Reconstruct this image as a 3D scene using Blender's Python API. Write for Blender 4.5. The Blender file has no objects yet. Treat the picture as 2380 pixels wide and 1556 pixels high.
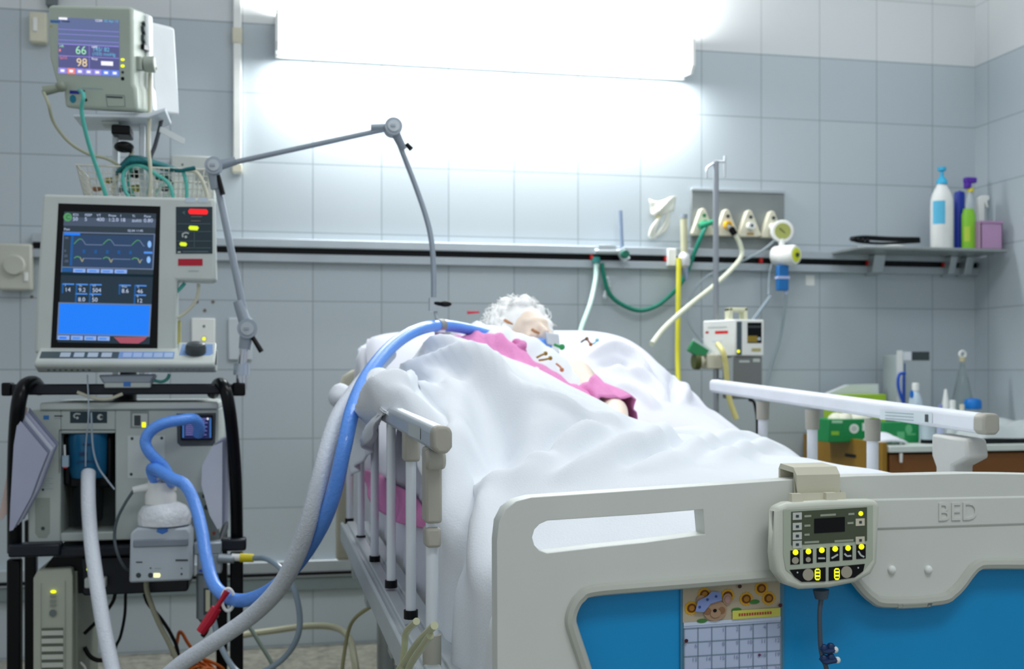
import bpy, bmesh, math, random
import numpy as np
from mathutils import Vector, Matrix
R_ = math.radians
random.seed(4)
SC = bpy.context.scene

# ------------------------------------------------------------ camera
FPX = 2650.0; PHI = R_(11.74); HOR = 864.0; CX = 1190.0; HC = 1.0
cam = bpy.data.cameras.new('camera'); camo = bpy.data.objects.new('camera', cam)
SC.collection.objects.link(camo); SC.camera = camo
camo.location = (0, 0, HC); camo.rotation_euler = (R_(90), 0, -PHI)
cam.sensor_width = 36; cam.lens = FPX / 2380 * 36
cam.shift_y = (HOR - 778) / 2380
cam.dof.use_dof = True; cam.dof.focus_distance = 1.45; cam.dof.aperture_fstop = 7.5

# ------------------------------------------------------------ light and exposure
SC.view_settings.view_transform = 'Standard'; SC.view_settings.look = 'None'
SC.view_settings.gamma = 1; SC.view_settings.exposure = 0.57
try: SC.view_settings.use_curve_mapping = False
except Exception: pass
wd = bpy.data.worlds.new('room_air'); SC.world = wd; wd.use_nodes = True
wd.node_tree.nodes['Background'].inputs[0].default_value = (0.86, 0.93, 1.0, 1)
wd.node_tree.nodes['Background'].inputs[1].default_value = 0.34
def area(name, loc, rot, sx, sy, power, col):
    l = bpy.data.lights.new(name, 'AREA'); l.shape = 'RECTANGLE'; l.size = sx; l.size_y = sy
    l.energy = power; l.color = col
    o = bpy.data.objects.new(name, l); SC.collection.objects.link(o); o.location = loc; o.rotation_euler = rot
    return o
area('ceiling_lamp', (0.9, 2.35, 3.0), (0, 0, 0), 1.3, 0.6, 15, (0.95, 0.98, 1.0))
area('ceiling_lamp', (0.7, -0.2, 3.0), (0, 0, 0), 1.3, 0.6, 17, (0.95, 0.98, 1.0))
area('ceiling_lamp', (2.2, 3.1, 3.0), (0, 0, 0), 0.6, 0.6, 5, (0.95, 0.98, 1.0))

# ------------------------------------------------------------ geometry of the place
def ray(px, py):
    u = (px - CX) / FPX
    return Vector((u*math.cos(PHI)+math.sin(PHI), -u*math.sin(PHI)+math.cos(PHI), (HOR-py)/FPX))
def W(px, py, Y):
    r = ray(px, py); t = Y / r.y
    return Vector((r.x*t, Y, HC + r.z*t))
PSI = R_(1.0); F0 = Vector((0.7157, 1.234))
WD = Vector((math.cos(PSI), math.sin(PSI))); SD = Vector((-math.sin(PSI), math.cos(PSI)))
def bed(w, s, z):
    return Vector((F0.x + w*WD.x + s*SD.x, F0.y + w*WD.y + s*SD.y, z))
def B2(px, py, s):            # pixel on the bed's cross plane s -> (w, z)
    r = ray(px, py); d = Vector((r.x, r.y))
    t = (s + F0.dot(SD)) / d.dot(SD)
    p = d*t - F0
    return p.dot(WD), HC + r.z*t
def B(px, py, s):
    w, z = B2(px, py, s); return bed(w, s, z)
def BW(px, py, w):            # pixel on the bed's long plane w -> (s, z)
    r = ray(px, py); d = Vector((r.x, r.y))
    t = (w + F0.dot(WD)) / d.dot(WD)
    return (d*t - F0).dot(SD), HC + r.z*t
def pj(P):
    x, y, z = P; d = x*math.sin(PHI)+y*math.cos(PHI); u = x*math.cos(PHI)-y*math.sin(PHI)
    return CX+FPX*u/d, HOR-FPX*(z-HC)/d
YW = 4.22; XR = 2.828

# ------------------------------------------------------------ materials
def lin(h):
    if isinstance(h, str):
        c = [int(h[i:i+2], 16)/255 for i in (0, 2, 4)]
    else: c = h
    return tuple(x/12.92 if x <= .04045 else ((x+.055)/1.055)**2.4 for x in c) + (1,)
MATS = {}
def mat(name, h, rough=.5, metal=0, emit=0, trans=0, var=.06, vs=9, bump=0, bs=60, alpha=1, ior=1.45, coat=0, sheen=0, sss=0):
    if name in MATS: return MATS[name]
    m = bpy.data.materials.new(name); m.use_nodes = True; nt = m.node_tree
    b = nt.nodes['Principled BSDF']; c = lin(h)
    tc = nt.nodes.new('ShaderNodeTexCoord')
    nz = nt.nodes.new('ShaderNodeTexNoise'); nz.inputs['Scale'].default_value = vs; nz.inputs['Detail'].default_value = 3
    nt.links.new(tc.outputs['Object'], nz.inputs['Vector'])
    cr = nt.nodes.new('ShaderNodeValToRGB')
    cr.color_ramp.elements[0].position = .3; cr.color_ramp.elements[1].position = .7
    cr.color_ramp.elements[0].color = tuple(x*(1-var) for x in c[:3])+(1,)
    cr.color_ramp.elements[1].color = tuple(min(1, x*(1+var*.5)) for x in c[:3])+(1,)
    nt.links.new(nz.outputs['Fac'], cr.inputs['Fac'])
    nt.links.new(cr.outputs['Color'], b.inputs['Base Color'])
    b.inputs['Roughness'].default_value = rough; b.inputs['Metallic'].default_value = metal
    b.inputs['IOR'].default_value = ior
    if max(c[:3]) < .012: b.inputs['Specular IOR Level'].default_value = .25
    if trans: b.inputs['Transmission Weight'].default_value = trans
    if alpha < 1: b.inputs['Alpha'].default_value = alpha
    if coat: b.inputs['Coat Weight'].default_value = coat
    if sheen: b.inputs['Sheen Weight'].default_value = sheen
    if sss:
        b.inputs['Subsurface Weight'].default_value = sss; b.inputs['Subsurface Radius'].default_value = (.03, .012, .008)
        b.inputs['Subsurface Scale'].default_value = .3
    if emit:
        b.inputs['Emission Color'].default_value = c; b.inputs['Emission Strength'].default_value = emit
    if bump:
        n2 = nt.nodes.new('ShaderNodeTexNoise'); n2.inputs['Scale'].default_value = bs; n2.inputs['Detail'].default_value = 4
        nt.links.new(tc.outputs['Object'], n2.inputs['Vector'])
        bp = nt.nodes.new('ShaderNodeBump'); bp.inputs['Strength'].default_value = bump; bp.inputs['Distance'].default_value = .01
        nt.links.new(n2.outputs['Fac'], bp.inputs['Height']); nt.links.new(bp.outputs['Normal'], b.inputs['Normal'])
    MATS[name] = m
    return m
white = mat('white_plastic', 'eceeea', .4)
offw = mat('cream_plastic', 'd6d3bd', .45)
thermo = mat('thermostat_grey', 'c6c7bb', .5)
vgrey = mat('grey_green_plastic', 'b4bcb4', .45)
vlite = mat('pale_housing', 'c3cac5', .42)
vdark = mat('dark_grey_plastic', '3a4446', .5)
black = mat('black_plastic', '07090c', .35)
blackm = mat('black_enamel', '05070b', .28)
navy = mat('navy_enamel', '0a1220', .4)
steel = mat('brushed_steel', 'a8aaa6', .38, .85)
chrome = mat('chrome', 'c8ccd2', .2, .95)
alu = mat('aluminium', 'bcc4c8', .4, .6)
greym = mat('grey_enamel', '9aa4ae', .4, .25)
beige = mat('beige_moulding', 'd5d8d1', .42, var=.03)
bracket_m = mat('taupe_moulding', 'a9a69a', .5)
tealc = mat('teal_cloth', '12686c', .8, bump=.3)
teal = mat('teal_cable', '55b5a8', .4)
mint = mat('pale_mint_tube', 'b5d4cc', .35)
green = mat('green_rubber', '0f7d68', .4)
ivory = mat('ivory_cable', 'cfcdb8', .45)
yell = mat('yellow_tube', 'e2dc3c', .4)
pyell = mat('pale_yellow_tube', 'd8cf86', .4)
hoseb = mat('blue_hose_plastic', '62a0fb', .32, bump=.25, bs=160, coat=.3, sss=.15)
hosew = mat('clear_grey_hose_plastic', 'dbe2ea', .35, bump=.3, bs=200)
clear = mat('clear_plastic', 'eef4f5', .12, trans=.85, var=.01, ior=1.25)
clear2 = mat('frosted_plastic', 'dfe9ec', .3, trans=.5, var=.02)
glass = mat('bottle_glass', 'dfe8e6', .05, trans=.95, var=.01, ior=1.35)
red = mat('red_plastic', 'b3122e', .4)
redb = mat('bright_red', 'e02a2a', .4)
orange = mat('orange_cord', 'c8641c', .45)
whitecloth = mat('white_cotton', 'dfe4e9', .85, var=.02, bump=.12, bs=300, sheen=.1)
sheetm = mat('white_bed_linen', 'dddfe8', .85, var=.02, bump=.1, bs=250)
pinkc = mat('pink_cotton', 'dd86bd', .8, var=.10, vs=14, bump=.2, bs=120)
skin = mat('pale_skin', 'f2dfcd', .55, var=.04, sss=.2)
paper = mat('paper', 'dfe3ea', .7)
bluep = mat('blue_panel_laminate', '0093d2', .42, var=.04)
wood = None
yled = mat('yellow_lamp', 'dbe010', .4, emit=.9)
def em(name, h, e=.9):                    # a lit patch of a screen
    new = name not in MATS
    m = mat(name, h, .35, emit=e*.72, var=.01)
    if new:
        b = m.node_tree.nodes['Principled BSDF']
        for l in list(b.inputs['Base Color'].links): m.node_tree.links.remove(l)
        b.inputs['Base Color'].default_value = (.01, .012, .02, 1)
    return m

# ------------------------------------------------------------ mesh builder
def crv(pts, n=8):
    P = [Vector(p) for p in pts]
    if len(P) < 3: return P
    P = [P[0]*2-P[1]] + P + [P[-1]*2-P[-2]]
    out = []
    for i in range(1, len(P)-2):
        a, b, c, d = P[i-1], P[i], P[i+1], P[i+2]
        for k in range(n):
            t = k/n
            out.append(.5*((2*b)+(c-a)*t+(2*a-5*b+4*c-d)*t*t+(3*b-a-3*c+d)*t**3))
    out.append(P[-2]); return out
class MB:
    def __init__(s): s.v = []; s.f = []; s.m = []; s.T = None; s.mi = 0
    def add(s, vs, fs, mi=None):
        o = len(s.v)
        for v in vs:
            v = Vector(v); s.v.append(s.T @ v if s.T else v)
        for f in fs: s.f.append([i+o for i in f]); s.m.append(s.mi if mi is None else mi)
        return s
    def box(s, x0, x1, y0, y1, z0, z1, mi=None):
        if x0 > x1: x0, x1 = x1, x0
        if y0 > y1: y0, y1 = y1, y0
        if z0 > z1: z0, z1 = z1, z0
        return s.add([(x0,y0,z0),(x1,y0,z0),(x1,y1,z0),(x0,y1,z0),(x0,y0,z1),(x1,y0,z1),(x1,y1,z1),(x0,y1,z1)],
              [(0,3,2,1),(4,5,6,7),(0,1,5,4),(1,2,6,5),(2,3,7,6),(3,0,4,7)], mi)
    def pbox(s, a, b, c, d, Y, dep, mi=None):      # front face a,b..c,d in photo units on the plane Y
        m = W((a+c)/2, b, Y).z; n = W((a+c)/2, d, Y).z
        return s.box(W(a, b, Y).x, W(c, b, Y).x, Y, Y+dep, n, m, mi)
    def prism(s, pts, vec, mi=None):               # closed outline swept along vec
        n = len(pts); P = [Vector(p) for p in pts]; v = Vector(vec)
        s.add(P+[p+v for p in P], [tuple(range(n))[::-1], tuple(range(n, 2*n))]+[(i, (i+1) % n, (i+1) % n+n, i+n) for i in range(n)], mi)
        return s
    def pprism(s, pix, Y, dep, mi=None): return s.prism([W(a, b, Y) for a, b in pix], (0, dep, 0), mi)
    def tube(s, pts, r, seg=10, mi=None, caps=True):
        P = [Vector(p) for p in pts]; n = len(P); rr = r if isinstance(r, (list, tuple)) else [r]*n
        t0 = (P[1]-P[0]).normalized(); up = Vector((0, 0, 1)) if abs(t0.z) < .9 else Vector((1, 0, 0))
        nrm = t0.cross(up).normalized(); vs = []; pt = t0
        for i in range(n):
            t = (P[min(i+1, n-1)]-P[max(i-1, 0)]).normalized()
            q = pt.rotation_difference(t); nrm = (q @ nrm); nrm = (nrm - t*nrm.dot(t)).normalized(); pt = t
            bn = t.cross(nrm)
            for k in range(seg):
                a = 2*math.pi*k/seg; vs.append(P[i]+(nrm*math.cos(a)+bn*math.sin(a))*rr[i])
        fs = [(i*seg+k, i*seg+(k+1) % seg, (i+1)*seg+(k+1) % seg, (i+1)*seg+k) for i in range(n-1) for k in range(seg)]
        if caps: fs += [tuple(range(seg))[::-1], tuple(range((n-1)*seg, n*seg))]
        return s.add(vs, fs, mi)
    def cyl(s, a, b, r, r2=None, seg=16, mi=None): return s.tube([a, b], [r, r if r2 is None else r2], seg, mi)
    def lathe(s, prof, c, seg=20, mi=None, sx=1, sy=1):
        c = Vector(c); vs = []; n = len(prof)
        for r, z in prof:
            for k in range(seg):
                a = 2*math.pi*k/seg; vs.append(c+Vector((r*sx*math.cos(a), r*sy*math.sin(a), z)))
        fs = [(i*seg+k, i*seg+(k+1) % seg, (i+1)*seg+(k+1) % seg, (i+1)*seg+k) for i in range(n-1) for k in range(seg)]
        fs += [tuple(range(seg))[::-1], tuple(range((n-1)*seg, n*seg))]
        return s.add(vs, fs, mi)
    def ball(s, c, r, seg=14, mi=None, rot=None):
        c = Vector(c); r = r if isinstance(r, (tuple, list)) else (r, r, r); vs = []; n = seg//2+1
        for i in range(n+1):
            th = math.pi*i/n
            for k in range(seg):
                a = 2*math.pi*k/seg
                p = Vector((r[0]*math.sin(th)*math.cos(a), r[1]*math.sin(th)*math.sin(a), r[2]*math.cos(th)))
                vs.append(c+(rot @ p if rot else p))
        fs = [((i+1)*seg+k, (i+1)*seg+(k+1) % seg, i*seg+(k+1) % seg, i*seg+k) for i in range(n) for k in range(seg)]
        return s.add(vs, fs, mi)
    def grid(s, G, mi=None, flip=False):
        n = len(G); m = len(G[0]); vs = [p for r in G for p in r]
        fs = [(i*m+j, i*m+j+1, (i+1)*m+j+1, (i+1)*m+j) for i in range(n-1) for j in range(m-1)]
        if flip: fs = [f[::-1] for f in fs]
        return s.add(vs, fs, mi)
ORG = {}
def link(o): SC.collection.objects.link(o); return o
def tag(o, label=None, cat=None, group=None, kind=None):
    if label: o['label'] = label
    if cat: o['category'] = cat
    if group: o['group'] = group
    if kind: o['kind'] = kind
    return o
def thing(name, label, cat, loc, group=None):
    o = link(bpy.data.objects.new(name, None)); o.location = loc; o.empty_display_size = .05
    ORG[o.name] = Vector(loc); return tag(o, label, cat, group)
def obj(name, mb, mats, parent=None, label=None, cat=None, group=None, kind=None, bevel=0, smooth=35, sub=0, solid=0, seg=2):
    if not isinstance(mats, (list, tuple)): mats = [mats]
    if parent is not None: org = ORG[parent.name]
    else:
        xs = [v.x for v in mb.v]; ys = [v.y for v in mb.v]; zs = [v.z for v in mb.v]
        org = Vector(((min(xs)+max(xs))/2, (min(ys)+max(ys))/2, min(zs)))
    me = bpy.data.meshes.new(name); me.from_pydata([tuple(v-org) for v in mb.v], [], mb.f)
    for m in mats: me.materials.append(m)
    me.polygons.foreach_set('material_index', mb.m); me.update()
    b = bmesh.new(); b.from_mesh(me)
    if not solid: bmesh.ops.recalc_face_normals(b, faces=b.faces)
    b.to_mesh(me); b.free()
    me.shade_smooth(); me.set_sharp_from_angle(angle=R_(smooth))
    o = link(bpy.data.objects.new(name, me)); ORG[o.name] = org
    if parent is not None: o.parent = parent
    else: o.location = org
    if solid:
        md = o.modifiers.new('thickness', 'SOLIDIFY'); md.thickness = solid; md.offset = -1
    if bevel:
        md = o.modifiers.new('bevel', 'BEVEL'); md.width = bevel; md.segments = seg; md.limit_method = 'ANGLE'; md.angle_limit = R_(40)
    if sub:
        md = o.modifiers.new('sub', 'SUBSURF'); md.levels = sub; md.render_levels = sub
    return tag(o, label, cat, group, kind)
def textmesh(mb, txt, org, u, v, size, mi=0, align='LEFT'):   # lettering as flat outlines at org, along u, up v
    c = bpy.data.curves.new('t', 'FONT'); c.body = txt; c.size = size; c.align_x = align; c.resolution_u = 3
    o = bpy.data.objects.new('t', c); link(o)
    dg = bpy.context.evaluated_depsgraph_get(); dg.update()
    me = bpy.data.meshes.new_from_object(o.evaluated_get(dg))
    u = Vector(u); v = Vector(v); org = Vector(org)
    mb.add([org+u*p.co.x+v*p.co.y for p in me.vertices], [tuple(p.vertices) for p in me.polygons], mi)
    bpy.data.objects.remove(o); bpy.data.curves.remove(c); bpy.data.meshes.remove(me)
class Flat:                      # printed or lit marks lying on one plane, given as points of that plane
    def __init__(s, fn, n): s.fn = fn; s.n = Vector(n); s.mb = MB(); s.mats = []; s.k = 0
    def mi(s, m):
        if m not in s.mats: s.mats.append(m)
        return s.mats.index(m)
    def poly(s, pts, m, L=0):
        off = s.n*(.0006+.0005*L)
        s.mb.add([s.fn(a, b)+off for a, b in pts], [tuple(range(len(pts)))], s.mi(m)); return s
    def rect(s, a, b, c, d, m, L=0, sk=0, sl=0):     # sk: x lean per y, sl: y slope per x
        f = lambda x, y: (x+sk*(y-b), y+sl*(x-a))
        return s.poly([f(a, b), f(c, b), f(c, d), f(a, d)], m, L)
    def disc(s, x, y, r, m, L=0, ry=None, n=18):
        return s.poly([(x+r*math.cos(2*math.pi*k/n), y+(ry or r)*math.sin(2*math.pi*k/n)) for k in range(n)], m, L)
    def line(s, pts, w, m, L=0):
        for (a, b), (c, d) in zip(pts, pts[1:]):
            l = math.hypot(c-a, d-b) or 1; nx, ny = -(d-b)/l*w/2, (c-a)/l*w/2
            s.poly([(a+nx, b+ny), (c+nx, d+ny), (c-nx, d-ny), (a-nx, b-ny)], m, L)
        return s
    def text(s, t, x, y, h, m, L=1, align='LEFT'):
        p = s.fn(x, y); u = (s.fn(x+10, y)-p); k = u.length; u.normalize(); v = (s.fn(x, y-10)-p).normalized()
        textmesh(s.mb, t, p+s.n*(.0006+.0005*L), u, v, h*k/10/.72, s.mi(m), align); return s
    def done(s, name, parent=None, **kw): return obj(name, s.mb, s.mats, parent, **kw)
def YP(Y): return Flat(lambda a, b: W(a, b, Y), (0, -1, 0))

# ------------------------------------------------------------ room
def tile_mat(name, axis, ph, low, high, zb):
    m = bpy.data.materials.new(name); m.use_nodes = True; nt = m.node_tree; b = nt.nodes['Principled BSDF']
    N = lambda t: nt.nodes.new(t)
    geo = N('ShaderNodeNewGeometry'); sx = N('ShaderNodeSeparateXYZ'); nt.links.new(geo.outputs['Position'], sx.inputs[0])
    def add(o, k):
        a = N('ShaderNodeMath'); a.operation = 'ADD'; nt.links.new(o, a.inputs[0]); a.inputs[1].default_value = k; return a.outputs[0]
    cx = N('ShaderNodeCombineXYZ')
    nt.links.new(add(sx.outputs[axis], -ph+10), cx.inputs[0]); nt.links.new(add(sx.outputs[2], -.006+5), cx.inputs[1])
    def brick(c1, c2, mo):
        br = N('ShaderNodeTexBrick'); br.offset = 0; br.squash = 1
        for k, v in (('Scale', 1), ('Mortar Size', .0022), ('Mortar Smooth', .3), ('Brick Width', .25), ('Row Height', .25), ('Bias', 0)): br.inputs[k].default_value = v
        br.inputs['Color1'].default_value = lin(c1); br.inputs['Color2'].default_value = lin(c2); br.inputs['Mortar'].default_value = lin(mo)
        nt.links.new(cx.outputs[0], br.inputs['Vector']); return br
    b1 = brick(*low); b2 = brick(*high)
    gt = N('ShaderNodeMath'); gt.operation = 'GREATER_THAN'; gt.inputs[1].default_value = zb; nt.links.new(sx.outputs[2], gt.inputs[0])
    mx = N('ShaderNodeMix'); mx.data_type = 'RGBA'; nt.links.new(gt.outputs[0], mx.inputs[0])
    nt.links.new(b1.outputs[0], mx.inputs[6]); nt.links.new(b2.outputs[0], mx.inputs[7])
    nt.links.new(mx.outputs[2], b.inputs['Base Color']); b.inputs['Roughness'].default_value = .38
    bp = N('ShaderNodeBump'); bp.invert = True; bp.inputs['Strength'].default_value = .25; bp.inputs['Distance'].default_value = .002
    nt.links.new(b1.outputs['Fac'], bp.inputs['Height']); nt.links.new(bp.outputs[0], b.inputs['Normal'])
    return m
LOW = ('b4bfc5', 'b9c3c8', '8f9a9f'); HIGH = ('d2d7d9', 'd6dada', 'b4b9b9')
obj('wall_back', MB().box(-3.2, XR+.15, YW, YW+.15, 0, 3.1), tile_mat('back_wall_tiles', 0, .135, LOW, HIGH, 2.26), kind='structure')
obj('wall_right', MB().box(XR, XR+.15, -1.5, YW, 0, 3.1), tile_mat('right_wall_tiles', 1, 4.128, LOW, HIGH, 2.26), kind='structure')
fm = bpy.data.materials.new('terrazzo'); fm.use_nodes = True; nt = fm.node_tree; b = nt.nodes['Principled BSDF']
tc = nt.nodes.new('ShaderNodeTexCoord'); vo = nt.nodes.new('ShaderNodeTexNoise'); vo.inputs['Scale'].default_value = 45; vo.inputs['Detail'].default_value = 6
cr = nt.nodes.new('ShaderNodeValToRGB'); cr.color_ramp.elements[0].position = .35; cr.color_ramp.elements[1].position = .65
cr.color_ramp.elements[0].color = lin('77766a'); cr.color_ramp.elements[1].color = lin('a19f90')
nt.links.new(tc.outputs['Object'], vo.inputs['Vector']); nt.links.new(vo.outputs['Fac'], cr.inputs['Fac']); nt.links.new(cr.outputs['Color'], b.inputs['Base Color'])
b.inputs['Roughness'].default_value = .35
obj('floor', MB().box(-3.2, XR+.15, -1.5, YW+.15, -.1, 0), fm, kind='structure')
# low bumper strip along the back wall
tr = MB(); tr.box(-3.2, 2.0, YW-.03, YW, .255, .315); tr.box(-3.2, 2.0, YW-.022, YW, .205, .255, 1); tr.box(-3.2, 2.0, YW-.034, YW-.02, .262, .275, 2)
obj('trim_1', tr, [alu, mat('bumper_grey', '7e8b8c', .5), black], kind='structure', bevel=.003)
# ------------------------------------------------------------ things on the back wall
zx = lambda px, py, Y: W(px, py, Y)
# over-bed wall light
xl0 = W(640, 60, YW-.11).x; xl1 = W(1612, 120, YW-.11).x
wl = thing('wall_light', 'long white wall light shining above the bed', 'light', ((xl0+xl1)/2, YW, 2.14))
prof = [(YW-.012, 2.150), (YW-.10, 2.140), (YW-.125, 2.165), (YW-.125, 2.255), (YW-.10, 2.278), (YW-.012, 2.268)]
mb = MB(); mb.prism([(xl0+.012, y, z) for y, z in prof], (xl1-xl0-.024, 0, 0)); dm = mat('lit_diffuser', 'fbfdff', .5, emit=4.5, var=.0)
obj('diffuser', mb, dm, wl, bevel=.004)
for x in (xl0, xl1-.012):
    mb = MB(); mb.prism([(x, y+(.004 if y > YW-.05 else -.004), z+(.004 if z > 2.2 else -.004)) for y, z in prof], (.012, 0, 0)); obj('end_cap', mb, white, wl)
obj('back_plate', MB().box(xl0, xl1, YW-.014, YW-.001, 2.135, 2.285), white, wl)
# the lamp's tubes shine up and down the wall
la = area('wall_light_tube', ((xl0+xl1)/2, YW-.075, 2.315), (R_(180-22), 0, 0), xl1-xl0-.05, .06, 26, (1, 1, 1)); la.data.use_shadow = True
lb = area('wall_light_tube', ((xl0+xl1)/2, YW-.085, 2.115), (R_(10), 0, 0), xl1-xl0-.05, .07, 14, (.97, .99, 1))

# cable trunking
t = thing('cable_trunking', 'white vertical cable trunking on the wall left of the wall light', 'trunking', W(552, 405, YW))
x = W(552, 200, YW).x
obj('duct', MB().box(x-.014, x+.014, YW-.03, YW, W(552, 403, YW-.03).z, 3.0), white, t, bevel=.003)
for a, b_ in ((70, 105), (385, 404)):
    obj('coupling', MB().box(x-.017, x+.017, YW-.034, YW, W(552, b_, YW).z, W(552, a, YW).z), offw, t, label='cream joint sleeve', bevel=.002)
x = W(123, 10, YW).x
obj('wall_conduit', MB().box(x-.018, x+.018, YW-.035, YW, W(123, 20, YW).z, 3.0), mat('conduit_grey', '6c7476', .5), None, 'short dark grey conduit on the wall above the patient monitor', 'conduit', bevel=.004)
# cream switch box
t = thing('wall_switch', 'cream switch box on the wall behind the patient monitor', 'switch', W(88, 98, YW))
obj('body', MB().pbox(67, 27, 108, 98, YW-.04, .04), offw, t, bevel=.006)
obj('rocker', MB().pbox(76, 40, 86, 72, YW-.046, .012), white, t, bevel=.002)
# thermostat
t = thing('thermostat', 'square cream thermostat with round dial at the left edge', 'thermostat', W(37, 676, YW))
obj('body', MB().pbox(-6, 566, 74, 675, YW-.045, .045), thermo, t, bevel=.008)
c = W(34, 617, YW-.045); mb = MB(); mb.cyl(c, c+Vector((0, -.018, 0)), 0.036, .032, 28); obj('dial', mb, thermo, t)
obj('slider', MB().pbox(56, 634, 64, 654, YW-.052, .01), white, t, bevel=.001)
# vented box, plates and screws
t = thing('vented_wall_box', 'pale grey vented box on the wall behind the wire basket', 'wall box', W(445, 452, YW))
obj('body', MB().pbox(398, 362, 500, 470, YW-.06, .06), vlite, t, bevel=.004)
f = YP(YW-.06)
for k in range(9): f.rect(455+k*4.6, 395, 457+k*4.6, 430, vdark)
f.disc(470, 444, 2.5, vdark); f.disc(424, 383, 2.5, vdark); f.done('vents', t)
t = thing('wall_socket', 'white wall plate with a small yellow dot behind the ventilator', 'socket', W(472, 822, YW))
obj('plate', MB().pbox(445, 740, 500, 822, YW-.012, .012), white, t, bevel=.003)
f = YP(YW-.012); f.disc(474, 759, 3, vdark); f.disc(474, 788, 7, ivory); f.disc(474, 788, 4, yled, 1); f.done('marks', t)
obj('blank_wall_plate', MB().pbox(530, 739, 586, 838, YW-.014, .014), mat('plate_grey', 'c4ccd2', .5), None, 'blank pale wall plate behind the lower arm joint', 'wall plate', bevel=.005)
for k, (a, b_) in enumerate(((458, 702), (495, 702), (476, 722), (74, 690))):
    c = W(a, b_, YW); mb = MB(); mb.cyl(c, c+Vector((0, -.005, 0)), .006, .004, 10)
    obj('wall_screw', mb, mat('rusty_screw', '75695c', .6), None, ['left of the two upper screws above the white wall plate', 'right of the two upper screws above the white wall plate', 'single lower screw above the white wall plate', 'screw in the wall below the thermostat corner'][k], 'screw', 'screws left in the tiled wall')
obj('wall_sticker', MB().pbox(1873, 640, 1893, 664, YW-.002, .002), white, None, 'small white rounded sticker on the tiles right of the blue canister', 'sticker')

# equipment rail
x0 = W(78, 600, YW).x; x1 = W(2282, 600, YW).x
er = thing('equipment_rail', 'long pale horizontal equipment rail with a black slot across the back wall', 'rail', ((x0+x1)/2, YW, 1.395))
mb = MB(); mb.box(x0, x1, YW-.035, YW, 1.447, 1.478); mb.box(x0, x1, YW-.012, YW, 1.425, 1.447); mb.box(x0, x1, YW-.03, YW, 1.395, 1.425)
obj('channel', mb, mat('rail_grey', 'b3bcc2', .4, .2), er, bevel=.003)
obj('slot', MB().box(x0, x1, YW-.016, YW-.0125, 1.4255, 1.4465), black, er, label='black slot insert')
for px in (1374, 1546, 1767, 2016, 2193):
    xx = W(px, 605, YW-.02).x; obj('slot_stop', MB().box(xx-.006, xx+.006, YW-.034, YW-.012, 1.427, 1.445), redb, er, label='red stop', bevel=.002)

# gas outlets
t = thing('gas_board', 'grey steel plate on the wall behind the four triangular outlets', 'panel', W(1715, 572, YW))
a = W(1607, 444, YW-.012); c = W(1823, 568, YW-.012)
pm = mat('plate_steel', '8b9190', .42, .35)
obj('plate', MB().box(a.x, c.x, YW-.012, YW, 1.478, a.z+.0), pm, t, bevel=.002)
obj('top_edge', MB().box(a.x, c.x, YW-.016, YW, a.z, a.z+.012), alu, t, bevel=.002)
outl = [(1635, '169b62', 'green', 'leftmost triangular gas outlet with a green socket and green plug'),
        (1690, 'f2b90c', 'yellow', 'triangular gas outlet with a yellow socket'),
        (1743, 'e9ece8', 'white', 'triangular gas outlet with an unused white socket'),
        (1796, 'e9ece8', 'white', 'rightmost triangular gas outlet half hidden by the round gauge')]
for k, (px, h, nm, lb_) in enumerate(outl):
    cy = 520+k*2.0; Y = YW-.012
    o = thing('gas_outlet', lb_, 'gas outlet', W(px, cy+26, Y), 'triangular gas outlets on the steel plate')
    mb = MB(); mb.pprism([(px-27, cy+22), (px-24, cy+27), (px+24, cy+27), (px+27, cy+22), (px+5, cy-34), (px-2, cy-37), (px-7, cy-33)], Y-.03, .03)
    obj('cover', mb, offw, o, bevel=.004)
    c = W(px, cy+2, Y-.03); cm = mat('socket_'+nm, h, .4)
    mb = MB(); mb.cyl(c, c+Vector((0, -.02, 0)), .0155, .0145, 20); mb.cyl(c+Vector((0, -.02, 0)), c+Vector((0, -.022, 0)), .006, .006, 12, 1)
    obj('socket', mb, [cm, vdark], o, label=nm+' socket')
    f = YP(Y-.03); f.disc(px+2, cy-19, 4.5, mat('mark_green', '1d7d52', .5) if k == 0 else vdark, 0)
    if k == 2: f.rect(px-7, cy+17, px+9, cy+23, mat('label_ochre', 'a88a55', .6))
    f.done('badge', o)

def hose(name, pts, r, m, label, cat, n=8, seg=10, group=None, parent=None):
    mb = MB(); mb.tube(crv(pts, n), r, seg); return obj(name, mb, m, parent, label, cat, group)
# green plug and hose to the flowmeter and round to the oxygen connector
pg = W(1640, 524, YW-.068)
hose('oxygen_hose', [pg+Vector((-.004, .012, .012)), pg, W(1632, 545, YW-.09), W(1615, 585, YW-.075), W(1601, 622, YW-.06), W(1585, 655, YW-.055), W(1560, 685, YW-.04), W(1525, 712, YW-.03), W(1484, 722, YW-.03), W(1440, 705, YW-.03), W(1415, 680, YW-.035), W(1403, 640, YW-.045), W(1399, 612, YW-.05)],
     .0085, green, 'dark green oxygen hose sagging below the rail', 'hose')
mb = MB(); mb.cyl(W(1625, 527, YW-.075), W(1657, 516, YW-.075), .013, .010, 14); mb.cyl(W(1640, 524, YW-.048), W(1640, 524, YW-.078), .011, .011, 14)
obj('hose_plug', mb, mat('plug_green', '2c9c74', .4), None, 'green plug pushed into the leftmost gas outlet', 'plug')
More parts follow.
